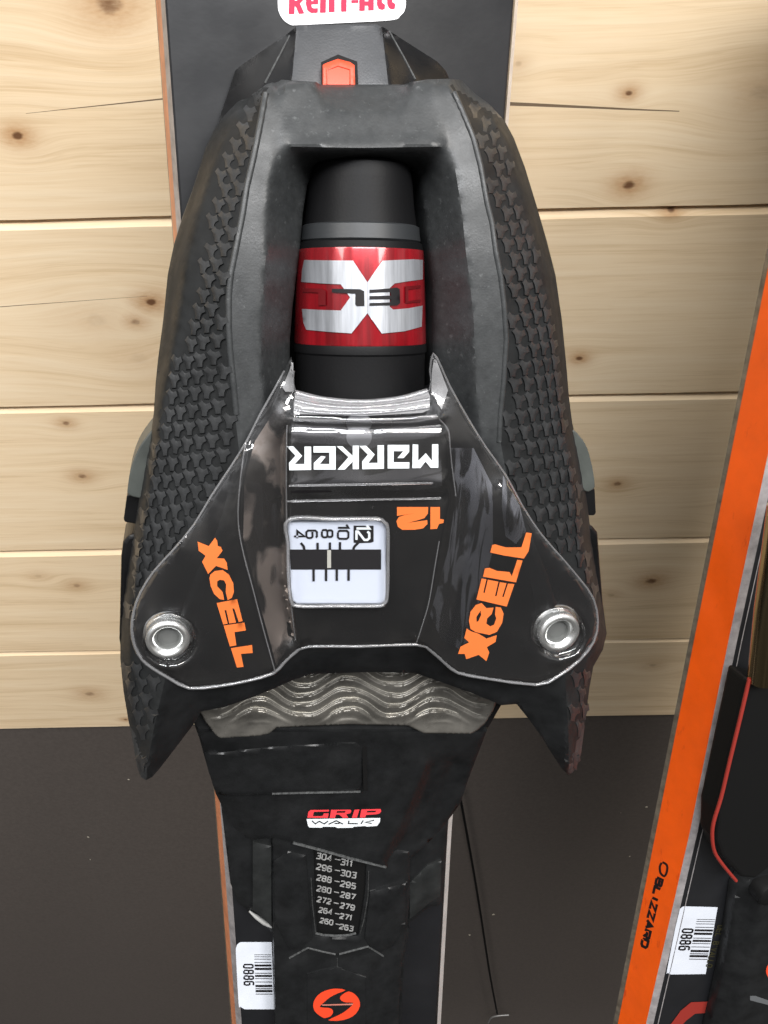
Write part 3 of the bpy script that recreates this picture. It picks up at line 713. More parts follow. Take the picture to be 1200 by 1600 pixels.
c2R = [(772, 185), (795, 235), (815, 300), (835, 370), (850, 430), (862, 500), (870, 560), (876, 620), (882, 670), (893, 730), (902, 800), (912, 870), (927, 940), (930, 1000), (914, 1060), (905, 1130), (897, 1185)]
c5L = [(488, 262), (480, 290), (473, 333), (469, 383), (463, 430), (457, 480), (453, 530), (452, 600), (452, 640)]
c5R = [(650, 266), (657, 300), (662, 333), (669, 397), (675, 447), (676, 497), (672, 547), (678, 600), (682, 640)]
outdrop = lambda y: -.026 if y < 1000 else -.026+.015*(y-1000)/200
lines = [hp(c3L), hp(c4L, -.0006), hp(c3R), hp(c4R, -.0006), hp(c2L, -.0105), hp(c2R, -.0095), hp(silL, outdrop), hp(silR, outdrop),
         hp(c5L, -.0165), hp(c5R, -.0165),
         [(448, 134, .0295), (494, 133, .029)], [(645, 133, .029), (674, 134, .0295)],
         [(498, 133, .0225), (640, 133, .0225)], [(505, 176, .0330), (632, 176, .0330)],
         [(496, 138, .0292), (500, 172, .0330)], [(645, 138, .0292), (637, 172, .0330)],
         [(452, 205, .0362), (560, 208, .0365), (686, 205, .0362)],
         [(456, 229, .0390), (560, 231, .0393), (688, 229, .0390)], [(462, 238, .0365), (560, 240, .0368), (684, 239, .0365)],
         [(488, 258, .0245), (560, 256, .0245), (650, 260, .0245)],
         [(470, 660, .036), (570, 665, .036), (665, 660, .036)], [(455, 980, .042), (570, 985, .042), (690, 980, .042)],
         [(430, 1060, .0425), (470, 1025, .0435), (560, 1020, .0435), (660, 1020, .0435), (700, 1050, .0425)],
         [(313, 1110, .041), (353, 1103, .0405), (430, 1074, .0405), (487, 1052, .0405), (580, 1049, .0405), (650, 1051, .0405), (693, 1066, .0405), (783, 1101, .041), (807, 1099, .042)],
         [(238, 1213, .0455), (277, 1164, .043), (306, 1126, .041)], [(877, 1199, .0455), (843, 1146, .043), (808, 1100, .042)]]
fH = Field(lines, soft=1)
hole = smooth_poly([(489, 268), (500, 256), (520, 254), (570, 253), (620, 255), (640, 258), (650, 268)], k=3)+[(657, 300), (662, 333), (669, 397), (675, 447), (676, 497), (674, 547), (678, 600), (682, 640), (452, 640), (452, 600), (453, 530), (457, 480), (463, 430), (469, 383), (473, 333), (480, 290)]
outl = silL[::-1]+topE[::-1]+silR+bot[::-1]
HOUS = sheet('housing', SK, outl, fH, RUB, bd, holes=[hole], base=lambda x, y: .012, sp=6, bsp=6, drop=.0010, smooth=28, creases=[c3L, c3R, c4L, c4R, c2L, c2R, [(456, 229), (560, 231), (688, 229)], [(462, 238), (560, 240), (684, 239)], [(505, 176), (632, 176)], [(496, 138), (500, 172)], [(645, 138), (637, 172)]])
for m_ in (RUBD, BLK): HOUS.data.materials.append(m_)
zoneT = [[p[:2] for p in c3L]+silL[::-1][4:-3], [p[:2] for p in c3R]+silR[::-1][4:-3]]
zoneB = [(205, 990), (235, 1043), (258, 1060), (240, 1140), (229, 1205), (230, 1225), (290, 1160), (320, 1125), (500, 1070), (640, 1070), (790, 1125), (889, 1225), (889, 1200), (888, 1140), (883, 1060), (905, 1035), (935, 1000), (930, 960), (700, 640), (440, 640), (206, 970)]
cpx = np.array([SK.pix(p.center) for p in HOUS.data.polygons]); fl = np.zeros(len(cpx), int)
for z in zoneT: fl[inside(z, cpx)] = 1
fl[inside(zoneB, cpx)] = 2
for p, v in zip(HOUS.data.polygons, fl): p.material_index = int(v)
THO = bvh([HOUS])
for rl, sg in ((c3L, 1), (c3R, -1)):
    tube('edge_bead', [SK.L(x, y, fH(x, y)-.00035) for x, y in resample([(p[0]+2.5*sg, p[1]) for p in rl if 140 < p[1] < 700], 7, closed=False)], .0009, RUB, HOUS, seg=10)
# --- tread knobs
lobes = []
for a in (-132, -22, 92):
    a = R(a)
    for da, r in ((-.66, .58), (-.34, 1.0), (.34, 1.0), (.66, .58)): lobes.append((math.cos(a+da)*r, math.sin(a+da)*r))
def tread(regions, inner, outer, w0, w1, sgn, row=25.5):
    pcs = []; y = 150; k = 0
    while y < 1212:
        xi = lerp([(p[1], p[0]) for p in inner], y); xo = lerp([(p[1], p[0]) for p in outer], y)
        wdt = abs(xo-xi); x = (k % 3)*7.3+10; rk = k
        while x < wdt+24:
            f = min(1, x/max(wdt, 1)); cw = w0+(w1-w0)*f
            cx = xi+sgn*x; cy = y-x*.17*(1 if sgn < 0 else -1)*-1
            if any(inside(rg, np.array([[cx, cy]]))[0] for rg in regions):
                rx = cw*.70; ry = row*.64; jit = random.uniform(-.12, .12); cx += random.uniform(-.7, .7); cy += random.uniform(-.7, .7)
                hc = fH(cx, cy); wr = min(1, .35+max(0, cy-180)/420)*random.uniform(.85, 1.1)
                top, bo = [], []
                for (lx, ly) in lobes:
                    ca, sa = math.cos(jit), math.sin(jit)
                    ux, uy = lx*ca-ly*sa, lx*sa+ly*ca
                    q = (cx+ux*rx, cy+uy*ry); qt = (cx+ux*rx*.80, cy+uy*ry*.80)
                    bo.append(SK.L(q[0], q[1], fH(*q)-.0005)); top.append(SK.L(qt[0], qt[1], fH(*qt)+.0007*wr))
                ce = SK.L(cx, cy, hc+.0009*wr); n = len(top)
                pcs.append((top+bo+[ce], [(i, (i+1) % n, 2*n) for i in range(n)]+[(i, (i+1) % n, n+(i+1) % n, n+i) for i in range(n)]))
            x += cw
        y += row*(.92 if y < 500 else 1.0); k += 1
    return join_pieces(pcs)
regL = [[(398, 150), (411, 146), (402, 200), (391, 250), (381, 293), (375, 333), (365, 385), (356, 430), (353, 463), (353, 513), (355, 547), (360, 597), (365, 647), (374, 690), (352, 735), (322, 780), (298, 822), (258, 866), (228, 905), (208, 945), (198, 960), (202, 905), (215, 840), (230, 745), (250, 655), (271, 580), (294, 490), (318, 400), (328, 330), (345, 250), (370, 185)],
        [(191, 1035), (220, 1048), (256, 1072), (250, 1108), (238, 1150), (231, 1205), (219, 1208), (197, 1090)]]
regR = [[(714, 148), (729, 180), (744, 217), (755, 260), (765, 317), (773, 350), (780, 395), (786, 430), (792, 480), (795, 530), (791, 597), (786, 647), (784, 700), (800, 745), (826, 790), (856, 832), (890, 872), (918, 905), (936, 935), (937, 955), (926, 900), (914, 830), (904, 760), (886, 680), (878, 600), (868, 520), (850, 440), (828, 370), (800, 270), (765, 180)],
        [(884, 1068), (905, 1046), (924, 1040), (918, 1090), (906, 1180), (890, 1202), (887, 1130)]]
inL = c3L; ouL = [(p[0], p[1]) for p in c2L]; inR = c3R; ouR = c2R
V, Fc = tread(regL, inL, ouL, 23, 15, -1); mesh('tread_pattern', V, Fc, RUBT, HOUS, smooth=40, kind='stuff', label='moulded three-lobed grip pattern on the left wing')
V, Fc = tread(regR, inR, ouR, 22, 11, 1); mesh('tread_pattern', V, Fc, RUBT, HOUS, smooth=40, kind='stuff', label='moulded three-lobed grip pattern on the right wing')

# --- pieces at the outer sides
prism('side_pad', SK, smooth_poly([(246, 668), (228, 684), (214, 706), (204, 734), (199, 765), (201, 773), (214, 778), (235, 775), (250, 730)], closed=True, k=3), .026, .012, GREYR, bd, bevel=.0015, smooth=40)
prism('side_pad', SK, smooth_poly([(893, 672), (907, 682), (918, 700), (926, 728), (930, 755), (928, 764), (914, 768), (896, 740), (888, 700)], closed=True, k=3), .026, .012, GREYR, bd, bevel=.0015, smooth=40)
prism('side_clip', SK, [(198, 775), (201, 772), (222, 776), (222, 822), (207, 818), (195, 816), (193, 812)], .022, .010, BODY, bd, bevel=.0006)
prism('side_clip', SK, [(912, 768), (926, 761), (930, 764), (932, 802), (929, 806), (912, 806)], .022, .010, BODY, bd, bevel=.0006)
prism('side_lever', SK, [(215, 834), (200, 837), (192, 848), (189, 870), (187, 930), (186, 1000), (192, 1040), (215, 1040)], .024, .008, BODY, bd, bevel=.0012)
prism('side_lever', SK, [(912, 820), (926, 822), (935, 833), (938, 860), (942, 920), (945, 960), (915, 1000)], .024, .008, BODY, bd, bevel=.0012)
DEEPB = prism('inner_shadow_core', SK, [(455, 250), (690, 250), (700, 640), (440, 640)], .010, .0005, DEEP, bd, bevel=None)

# --- spring barrel
A = SK.L(563, 262, .021); B = SK.L(563, 640, .031)
def rad_at(px_w, t):      # apparent half width in pixels -> radius
    p = A.lerp(B, t); q = SK.m @ p; z = -(CM.inverted() @ q).z; return px_w*z/F
ty = lambda y: (y-262)/(640-262)
segs = {
 'barrel_cap': (CAP, [(-.02, .1), (-.02, 62), (-.014, 70), (.0, 76.5), (.03, 80), (.06, 81.5), (.15, 84), (ty(345), 87.5), (ty(349), 88)]),
 'grey_ring': (mat('dark_grey_ring', (.022, .024, .026), .45), [(ty(349), 88), (ty(351), 92), (ty(372), 94), (ty(374), 92)]),
 'black_ring': (CAP, [(ty(374), 92), (ty(376), 97), (ty(386), 98)]),
 'foil_label': (REDM, [(ty(386), 98.8), (ty(388), 99.2), (ty(460), 101.5), (ty(528), 103), (ty(530), 102.5)]),
 'lower_ring': (CAP, [(ty(530), 102.2), (ty(536), 103.2), (ty(543), 103.2), (ty(546), 101)]),
 'barrel_foot': (CAP, [(ty(546), 101.2), (ty(560), 100.5), (ty(600), 100), (ty(650), 100), (ty(650), .1)])}
BAR = {}
for nme, (mt_, pf) in segs.items():
    V, Fc = lathe_v(A, B, [(t, rad_at(w, max(0, t))) for t, w in pf]); BAR[nme] = mesh(nme, V, Fc, mt_, bd, smooth=30)
TL = bvh([BAR['foil_label']])
q7 = lambda pts: [(430+x/4.444, 360+y/4.444) for x, y in pts]
sil = [q7([(200, 205), (370, 208), (540, 210), (640, 360), (640, 575), (530, 715), (380, 705), (215, 690), (195, 640), (185, 545), (320, 552), (455, 556), (520, 465), (455, 374), (320, 368), (180, 358), (185, 280)]),
       q7([(641, 360), (745, 210), (850, 205), (960, 200), (1026, 205), (1025, 340), (930, 352), (830, 368), (795, 400), (795, 530), (820, 550), (930, 540), (1024, 522), (1018, 668), (900, 700), (740, 716), (641, 575)])]
decal('silver_print', SK, sil, TL, .0004, SILM, BAR['foil_label'], sp=6)
for dl in [q7([(190, 402), (325, 404), (350, 420), (350, 520), (300, 520), (300, 432), (190, 428)]), q7([(905, 388), (1010, 380), (1012, 400), (925, 410), (925, 490), (1012, 478), (1010, 498), (905, 505)])]: decal('dark_letter_print', SK, [dl], TL, .0006, DRED, BAR['foil_label'], sp=8)
decal('letter_print', SK, [q7([(393, 405), (590, 408), (618, 422), (620, 525), (565, 526), (556, 515), (556, 440), (393, 430)]),
      q7([(655, 412), (800, 402), (845, 396), (865, 408), (868, 505), (850, 520), (655, 524), (655, 504), (795, 500), (808, 478), (655, 480), (655, 456), (805, 452), (800, 428), (655, 434)])], TL, .0006, PRINT, BAR['foil_label'], sp=8)

# --- inner body under the clear cover
cov_out = [(455, 557), (444, 580), (430, 606), (405, 650), (385, 690), (360, 730), (330, 775), (303, 820), (270, 860), (240, 893), (220, 925), (209, 955), (206, 985), (211, 1010), (222, 1030), (237, 1043), (265, 1060), (295, 1075), (340, 1072), (385, 1064), (427, 1052), (445, 1034), (462, 1019), (482, 1010), (560, 1010), (650, 1007), (672, 1016), (695, 1036), (715, 1051), (760, 1060), (838, 1070), (870, 1058), (905, 1032), (928, 1002), (934, 970), (927, 935), (906, 905), (880, 874), (845, 834), (816, 790), (790, 742), (760, 700), (730, 652), (702, 602), (690, 575), (677, 552), (672, 580), (671, 610), (620, 622), (566, 627), (510, 623), (461, 612), (459, 580)]
bodyl = [[(x, y, .0485) for x, y in [(205, 980), (222, 1030), (295, 1076)]], [(295, 1076, .047), (427, 1052, .048), (482, 1010, .050), (560, 1010, .050), (650, 1007, .050), (715, 1051, .048), (838, 1070, .047), (930, 1000, .047), (934, 960, .047), (880, 874, .048), (816, 790, .0485), (760, 700, .050), (690, 590, .049)],
         [(440, 590, .049), (385, 690, .050), (330, 775, .0490), (270, 860, .048), (220, 925, .047)],
         [(461, 620, .046), (566, 634, .047), (671, 618, .046)], [(455, 655, .0535), (566, 660, .0545), (688, 655, .0535)], [(452, 700, .0535), (452, 940, .0530), (470, 1005, .0515)], [(695, 700, .0535), (690, 830, .0530), (668, 950, .0520), (652, 1004, .0515)],
         [(452, 770, .0545), (566, 770, .055), (690, 770, .0545)],
         [(375, 740, .0490), (372, 800, .0490), (395, 900, .0488), (425, 1045, .0480)], [(405, 760, .046), (410, 850, .046), (440, 960, .0465)],
         [(735, 740, .0495), (745, 860, .049), (715, 1000, .0485)], [(270, 998, .0455), (272, 1000, .0455)], [(878, 992, .0455), (880, 994, .0455)]]
fI = Field(bodyl)
def shrink(poly, k):
    cx = sum(p[0] for p in poly)/len(poly); cy = sum(p[1] for p in poly)/len(poly)
    return [(cx+(x-cx)*k, cy+(y-cy)*k) for x, y in poly]
ib = [p for p in cov_out if p[1] > 600]
ib = [(452, 618)]+[p for p in cov_out[3:45] if p[1] > 640 or True][:0]+[(430, 612), (408, 652), (388, 692), (363, 732), (333, 777), (306, 821), (273, 862), (243, 896), (224, 927), (213, 956), (210, 985), (215, 1008), (226, 1026), (240, 1039), (268, 1056), (297, 1070), (340, 1067), (385, 1060), (425, 1048), (443, 1031), (460, 1016), (481, 1006), (560, 1006), (651, 1003), (674, 1012), (697, 1032), (717, 1047), (760, 1056), (836, 1065), (868, 1054), (902, 1029), (924, 1000), (930, 970), (923, 937), (903, 908), (877, 877), (842, 837), (813, 793), (787, 745), (757, 703), (727, 655), (702, 612), (680, 618), (620, 632), (566, 637), (510, 633)]
INB = sheet('inner_body', SK, ib, fI, BODY, bd, base=.036, sp=6, drop=.001, smooth=40)
TIB = bvh([INB])

# --- force scale seen through the window
win = smooth_poly([(450, 814), (452, 812)], k=1)[:0]+[(450, 815), (590, 812), (599, 816), (605, 826), (604, 938), (597, 945), (464, 945), (457, 940), (452, 925)]
hW = .0552
dwin = prism('scale_window', SK, win, hW, .047, DIAL, bd, bevel=.0008)
def flat(name, polys, h, m_, par, **kw):
    V, Fc = join_pieces([(lambda r: ([SK.L(p[0], p[1], h+i*.00001) for p in r[0]], r[1]))(tri2d(pl, (), 60)) for i, pl in enumerate(polys)])
    return mesh(name, V, Fc, m_, par, **kw)
q8 = lambda pts: [(430+x/4, 740+y/4) for x, y in pts]
flat('scale_groove', [q8([(90, 474), (662, 474), (662, 600), (98, 600)])], hW+.0002, PRINT, dwin)
flat('scale_box', [q8([(490, 325), (615, 325), (615, 425), (600, 432), (520, 435), (490, 432)])], hW+.0002, PRINT, dwin)
flat('pointer', [q8([(325, 478), (349, 478), (349, 590), (325, 590)])], hW+.0005, mat('pointer_grey', (.42, .41, .36), .5), dwin)
tk = [q8(stroke(p, 15)) for p in ([(160, 433), (178, 455), (182, 476)], [(265, 432), (265, 474)], [(342, 430), (342, 474)], [(405, 428), (405, 474)], [(520, 432), (496, 455), (488, 474)], [(240, 600), (240, 674)], [(318, 600), (318, 672)], [(385, 600), (385, 670)], [(459, 598), (459, 670)])]
flat('tick_marks', tk, hW+.0003, PRINT, dwin)
dn = []
for tx, cx, cyy in (('4', 118, 362), ('6', 195, 360), ('8', 292, 356), ('10', 392, 330)):
    dn += text_strokes(tx, (430+cx/4, 739+cyy/4), (0, 1), (1, 0), 11.5 if tx != '10' else 12.5, 16.5, 1.6, 3.1)
flat('scale_numbers', dn, hW+.0003, PRINT, dwin)
flat('scale_numbers', text_strokes('12', (557, 822.5), (0, 1), (1, 0), 13, 20, 1.6, 3.6), hW+.0004, WHITEP, dwin, label='white 12 in a black box')
# frame of clear plastic around the window
fr_pts = smooth_poly([(451, 812, 0), (520, 811, 0), (586, 811, 0), (600, 816, 0), (606, 828, 0), (606, 880, 0), (605, 930, 0), (600, 943, 0), (588, 947, 0), (520, 947, 0), (466, 947, 0), (455, 938, 0), (451, 900, 0), (450, 850, 0)], closed=True, k=4)
fp = [SK.L(x, y, .0575) for x, y, _ in fr_pts]

# --- clear cover
covl = [[(x, y, .0515) for x, y in [(444, 580), (430, 606), (405, 650), (385, 690), (360, 730), (330, 775), (303, 820), (270, 860)]],
        [(270, 860, .0515), (240, 893, .0505), (209, 955, .050), (206, 985, .050), (222, 1030, .0495), (265, 1060, .049), (295, 1075, .049), (385, 1064, .050), (427, 1052, .0505), (482, 1010, .053), (560, 1010, .0535), (650, 1007, .053), (715, 1051, .0505), (760, 1060, .050), (838, 1070, .049), (905, 1032, .0495), (934, 970, .050), (906, 905, .0505), (845, 834, .0515), (790, 742, .052), (730, 652, .053), (690, 575, .0545), (677, 552, .055)],
        [(455, 557, .055), (460, 585, .0555), (461, 612, .052), (510, 623, .0525), (566, 627, .053), (620, 622, .0525), (671, 610, .052)],
        [(457, 651, .0583), (566, 656, .0592), (690, 653, .0583)], [(452, 665, .0575), (566, 669, .0583), (692, 667, .0575)], [(451, 676, .0586), (566, 679, .0594), (693, 675, .0586)],
        [(451, 757, .0590), (566, 757, .0600), (696, 752, .0590)], [(450, 783, .0572), (566, 781, .0580), (696, 777, .0572)],
        [(449, 690, .0585), (449, 800, .0572), (451, 900, .0568), (458, 960, .0560), (470, 1005, .0545)],
        [(447, 660, .0560), (439, 700, .0535), (437, 800, .0520), (442, 900, .0515), (458, 1000, .0505)],
        [(385, 700, .0535), (378, 740, .0545), (372, 800, .0545), (377, 850, .0542), (395, 920, .0535), (428, 1045, .0515)],
        [(697, 690, .0585), (703, 780, .0575), (692, 830, .0570), (678, 900, .0562), (665, 960, .0555), (652, 1003, .0545)],
        [(716, 700, .056), (732, 790, .0545), (728, 880, .0535), (700, 1000, .0520)],
        [(440, 600, .0535), (420, 640, .0530)], [(785, 760, .0545), (805, 810, .0545)]]
for cx, cy in ((264, 1001), (875, 990)):
    covl.append([(cx+43*math.cos(a), cy+41*math.sin(a), .0508) for a in [k*math.pi/10 for k in range(21)]])
    covl.append([(cx+34*math.cos(a), cy+32*math.sin(a), .0480) for a in [k*math.pi/10 for k in range(21)]])
fC = Field(covl, soft=1)
win_h = [(451, 814), (590, 812), (600, 816), (605, 826), (604, 938), (597, 945), (464, 945), (457, 940), (452, 925)]
COV = sheet('clear_cover', SK, cov_out, fC, CLEAR, bd, holes=[win_h], sp=4, bsp=4, drop=.0006, smooth=60)
TC = bvh([COV])
rim = [SK.L(x, y, fC(x, y)-.0004) for x, y in resample(smooth_poly(cov_out[1:], closed=False, k=2), 6, closed=False)]
tube('cover_rim', rim, [.00034+.00024*min(1, max(0, (SK.pix(p)[1]-900)/120)) for p in rim], RIM, COV, seg=8)
tube('window_frame', fp+[fp[0]], .0006, RIM, COV, seg=8)
for pts in ([(449, 664), (448, 700), (448, 800), (450, 900), (456, 950), (462, 1000)], [(384, 692), (377, 740), (372, 800), (377, 850), (395, 920), (412, 985), (430, 1050)], [(686, 845), (680, 880), (670, 940), (660, 975), (651, 1003)],
            [(686, 655), (700, 672), (703, 700), (706, 730), (712, 775)]):
    tube('moulded_ridge', [SK.L(x, y, fC(x, y)-.0002) for x, y in resample(smooth_poly(pts, k=4), 6, closed=False)], .00026, RIM, COV, seg=6)
for y0, xa, xb, rr in ((668, 456, 692, .00035), (757, 452, 682, .00034), (781, 449, 693, .00030), (652, 458, 688, .00045)):
    tube('moulded_ridge', [SK.L(x, y0+5*(1-((x-566)/120)**2)*(1 if y0 < 700 else 0)-(x-566)*.02, fC(x, y0)+.0001) for x in range(xa, xb, 8)], rr, RIM, COV, seg=6)
sheet('window_pane', SK, win_h, lambda x, y: .0573, PANE, COV, sp=12, drop=0)
# bright upper lip
lipf = Field([[(461, 612, .0522), (510, 623, .0527), (566, 627, .0532), (620, 622, .0527), (671, 610, .0522)], [(461, 632, .0572), (510, 637, .0577), (566, 639, .058), (620, 637, .0577), (680, 630, .0572)], [(459, 648, .0580), (566, 652, .0588), (688, 650, .0580)]], soft=0, step=2)
sheet('cover_lip', SK, [(462, 612), (485, 618), (510, 623), (566, 627), (620, 622), (645, 616), (668, 609), (672, 620), (671, 640), (660, 645), (566, 650), (470, 647), (459, 650), (459, 630)], lambda x, y: lipf(x, y)+.0004, LIP, COV, sp=4, drop=0, smooth=60)
for pts, rr in (([(461, 614), (485, 620), (510, 625), (566, 629), (620, 624), (645, 618), (669, 611)], .0009), ([(461, 626), (500, 634), (566, 637), (630, 631), (671, 624)], .0006), ([(461, 640), (500, 645), (566, 646), (630, 641), (671, 636)], .0004)):
    tube('lip_edge', [SK.L(x, y, lipf(x, y)+.0005) for x, y in resample(smooth_poly(pts, k=3), 6, closed=False)], rr, RIM, COV, seg=8)
for y in (661, 683):
    decal('moulding_dot', SK, [[(561+20*math.cos(a), y+18*math.sin(a)*(.85 if y < 670 else 1)) for a in [k*math.pi/14 for k in range(28)]]], TC, -.0003, DOT, COV, sp=10)
for pts in ([(458, 559), (452, 580), (441, 605), (446, 612), (459, 612)], [(679, 555), (675, 580), (674, 612), (690, 640), (700, 610)]):
    decal('cover_fin', SK, [pts], TC, .0003, LIP, COV, sp=8)
decal('painted_reflection', SK, [[(446, 700), (447, 800), (450, 900), (462, 990), (432, 1040), (402, 930), (380, 840), (382, 750), (398, 690), (430, 640), (446, 640)]], TC, -.0007, REFL, COV, sp=8)  # sheets just under the cover carry the painted reflections
decal('painted_reflection', SK, [[(786, 742), (812, 790), (822, 830), (806, 850), (790, 838), (784, 790)]], TC, -.0007, REFL2, COV, sp=8)
decal('painted_reflection', SK, [[(705, 700), (740, 700), (770, 760), (770, 860), (730, 1020), (690, 1000), (672, 960), (700, 860), (712, 780)]], TC, -.0007, REFL2, COV, sp=8)
decal('painted_reflection', SK, [[(456, 655), (686, 655), (692, 776), (452, 780)]], TC, -.0007, REFL3, COV, sp=10)
# printing on the cover
qm = lambda pts: [(440+x/4.615, 680+y/4.615) for x, y in pts]
mk = [[(37, 80), (85, 80), (148, 150), (95, 208), (165, 208), (165, 82), (213, 82), (213, 250), (55, 253), (53, 200), (100, 148)],
      [(230, 80), (390, 80), (390, 248), (232, 248), (232, 200), (285, 150), (318, 155), (275, 208), (345, 208), (345, 125), (230, 125)],
      [(397, 80), (440, 80), (513, 150), (513, 75), (557, 75), (557, 245), (513, 245), (513, 190), (455, 248), (403, 248), (483, 158)],
      [(561, 78), (608, 75), (672, 140), (625, 200), (692, 200), (692, 72), (738, 72), (738, 242), (582, 245), (580, 190), (622, 140)],
      [(765, 70), (920, 70), (920, 120), (880, 165), (835, 165), (878, 115), (808, 115), (808, 195), (922, 195), (920, 240), (765, 240)],
      [(945, 66), (985, 68), (985, 185), (1040, 130), (1085, 185), (1085, 65), (1130, 65), (1130, 235), (1075, 235), (1038, 190), (1000, 237), (943, 237)]]
decal('brand_lettering', SK, [qm(p) for p in mk], TC, .0002, WHITEP, COV, sp=8)
decal('size_number', SK, [qm([(832, 518), (1057, 518), (1055, 565), (1030, 598), (975, 615), (912, 632), (1050, 612), (1052, 640), (1020, 672), (960, 682), (870, 682), (838, 660), (828, 620), (845, 590), (890, 575), (965, 562), (832, 582)]),
       qm([(1073, 518), (1142, 518), (1142, 605), (1170, 608), (1168, 632), (1135, 640), (1120, 675), (1073, 678)])], TC, .0002, ORP, COV, sp=8)
decal('slot_mark', SK, [qm([(66, 405), (120, 398), (360, 400), (362, 410), (180, 416), (70, 416)])], TC, .0002, PRINT, COV, sp=20)
ql = lambda pts: [(300+x/6.667, 820+y/6.667) for x, y in pts]
xl = [[(58, 175), (175, 222), (240, 135), (262, 165), (268, 220), (300, 230), (318, 270), (258, 348), (335, 352), (362, 395), (372, 470), (250, 428), (168, 512), (105, 385), (142, 322), (70, 270)],
      [(190, 520), (240, 480), (320, 472), (385, 520), (430, 610), (437, 700), (415, 760), (372, 785), (352, 700), (355, 620), (335, 580), (290, 573), (262, 590), (262, 640), (320, 700), (335, 783), (290, 775), (230, 720), (195, 640), (182, 560)],
      [(257, 815), (470, 775), (527, 1003), (487, 1012), (440, 872), (420, 872), (458, 1018), (388, 1028), (358, 890), (338, 890), (372, 1030), (325, 1038)],
      [(330, 1050), (545, 1018), (562, 1100), (443, 1118), (462, 1255), (395, 1268)],
      [(405, 1285), (625, 1252), (633, 1335), (510, 1345), (537, 1480), (468, 1487)]]
decal('side_lettering', SK, [ql(p) for p in xl], TC, .0002, ORP, COV, sp=8)
qr = lambda pts: [(700+x/6.667, 820+y/6.667) for x, y in pts]
xr = [[(815, 80), (873, 88), (840, 275), (790, 352), (575, 318), (440, 288), (460, 212), (490, 203), (600, 235), (765, 235)],
      [(722, 365), (777, 372), (708, 600), (505, 565), (365, 540), (385, 455), (430, 448), (510, 480), (640, 492), (665, 535)],
      [(350, 560), (400, 568), (368, 705), (382, 710), (415, 572), (525, 592), (490, 742), (505, 745), (540, 598), (610, 608), (565, 748), (580, 752), (625, 612), (692, 618), (612, 852), (296, 778)],
      [[(350, 815), (290, 835), (235, 905), (218, 1000), (235, 1085), (290, 1118), (350, 1130), (430, 1147), (510, 1115), (565, 1020), (580, 925), (550, 862), (497, 855), (490, 935), (503, 975), (480, 1040), (440, 1058), (400, 1030), (408, 975), (455, 930), (475, 862), (400, 868), (365, 830)], [(340, 895), (345, 940), (315, 1005), (298, 1010), (296, 960)]],
      [(195, 1080), (240, 1110), (320, 1135), (400, 1185), (508, 1150), (495, 1220), (405, 1275), (430, 1330), (400, 1420), (320, 1355), (190, 1400), (175, 1345), (105, 1345), (130, 1270), (220, 1225), (170, 1180)]]
decal('side_lettering', SK, [[qr(q) for q in p] if isinstance(p[0][0], (list, tuple)) else qr(p) for p in xr], TC, .0002, ORP, COV, sp=8)

# --- cover screws
for cx, cy, lab in ((262, 1001, 'left'), (875, 990, 'right')):
    c = SK.L(cx, cy, .0515); q = SK.m @ c; s_ = -(CM.inverted() @ q).z/F
    base_ = c-Vector((0, 0, .006))
    V, Fc = lathe_v(base_, base_+Vector((0, 0, .006)), [(0, 41*s_), (.25, 41.5*s_), (.38, 40*s_), (.45, 37*s_), (.50, 34*s_), (.85, 34*s_), (1.0, 32.5*s_), (1.06, 28*s_), (1.0, 23*s_), (.72, 19.5*s_), (.70, 19*s_)], 64)
    so = mesh('screw', V, Fc, CHROME, bd, smooth=50)
    V, Fc = lathe_v(base_+Vector((0, 0, .0032)), base_+Vector((0, 0, .0046)), [(1, 22*s_), (.9, 17*s_), (.0, 15.5*s_), (0, .00001)], 32)
    mesh('hex_socket', V, Fc, SOCK, so, smooth=20)

# --- sole pad with wavy steps
pad_o = [(312, 1112), (330, 1060), (430, 1030), (640, 1030), (760, 1050), (776, 1098), (770, 1112), (757, 1132), (745, 1142), (736, 1147), (662, 1146), (650, 1140), (638, 1134), (545, 1132), (432, 1137), (420, 1147), (405, 1150), (345, 1154), (338, 1150), (322, 1130)]
def wave(x):
    p = ((x-545)/141.0) % 1.0
    p = min(p, 1-p)*2            # 0 at crest, 1 at trough
    return math.cos(math.pi*min(1, max(0, (p-.08)/.84)))
def padh(x, y):
    yy = (y+12.5*wave(x)+1.3*math.sin(x*.071+y*.09)-(x-545)**2*.00006-1072.5)/15.8
    f = yy-math.floor(yy); fade = min(1, max(0, (1132-y)/14))*min(1, max(0, (x-322)/20))*min(1, max(0, (768-x)/20))
    st = 1-f if f > .22 else f/.22*.78
    return .0215-(y-1040)*.00002+st*.0016*fade
PAD = sheet('sole_pad', SK, pad_o, padh, PADM, bd, base=.012, sp=2.2, bsp=3, drop=.0004, smooth=75)

STEEL = mat('worn_lit_steel', (.62, .60, .54), .3, metal=.7, noise=(500, .4))  # pale steel paints the lit, worn edges of the pad's steps
pin = shrink(pad_o, .965)
for k in range(-2, 6):
    run = []
    for x in range(318, 776, 5):
        y = 1072.5+15.8*k
        for _ in range(4): y = 1072.5+15.8*k-12.5*wave(x)-1.3*math.sin(x*.071+y*.09)+(x-545)**2*.00006
        ok = inside(pin, np.array([[x, y-1]]))[0] and y < 1126-abs(math.sin(x*.045+k))*6 and y > 1040
        if ok: run.append(SK.L(x, y-2.2, padh(x, y-3)+.00005))
        if (not ok or x > 770) and run:
            if len(run) > 5: tube('worn_lit_ridge', run, [.00003]+[.00017]*(len(run)-2)+[.00003], STEEL, PAD, seg=6)
            run = []
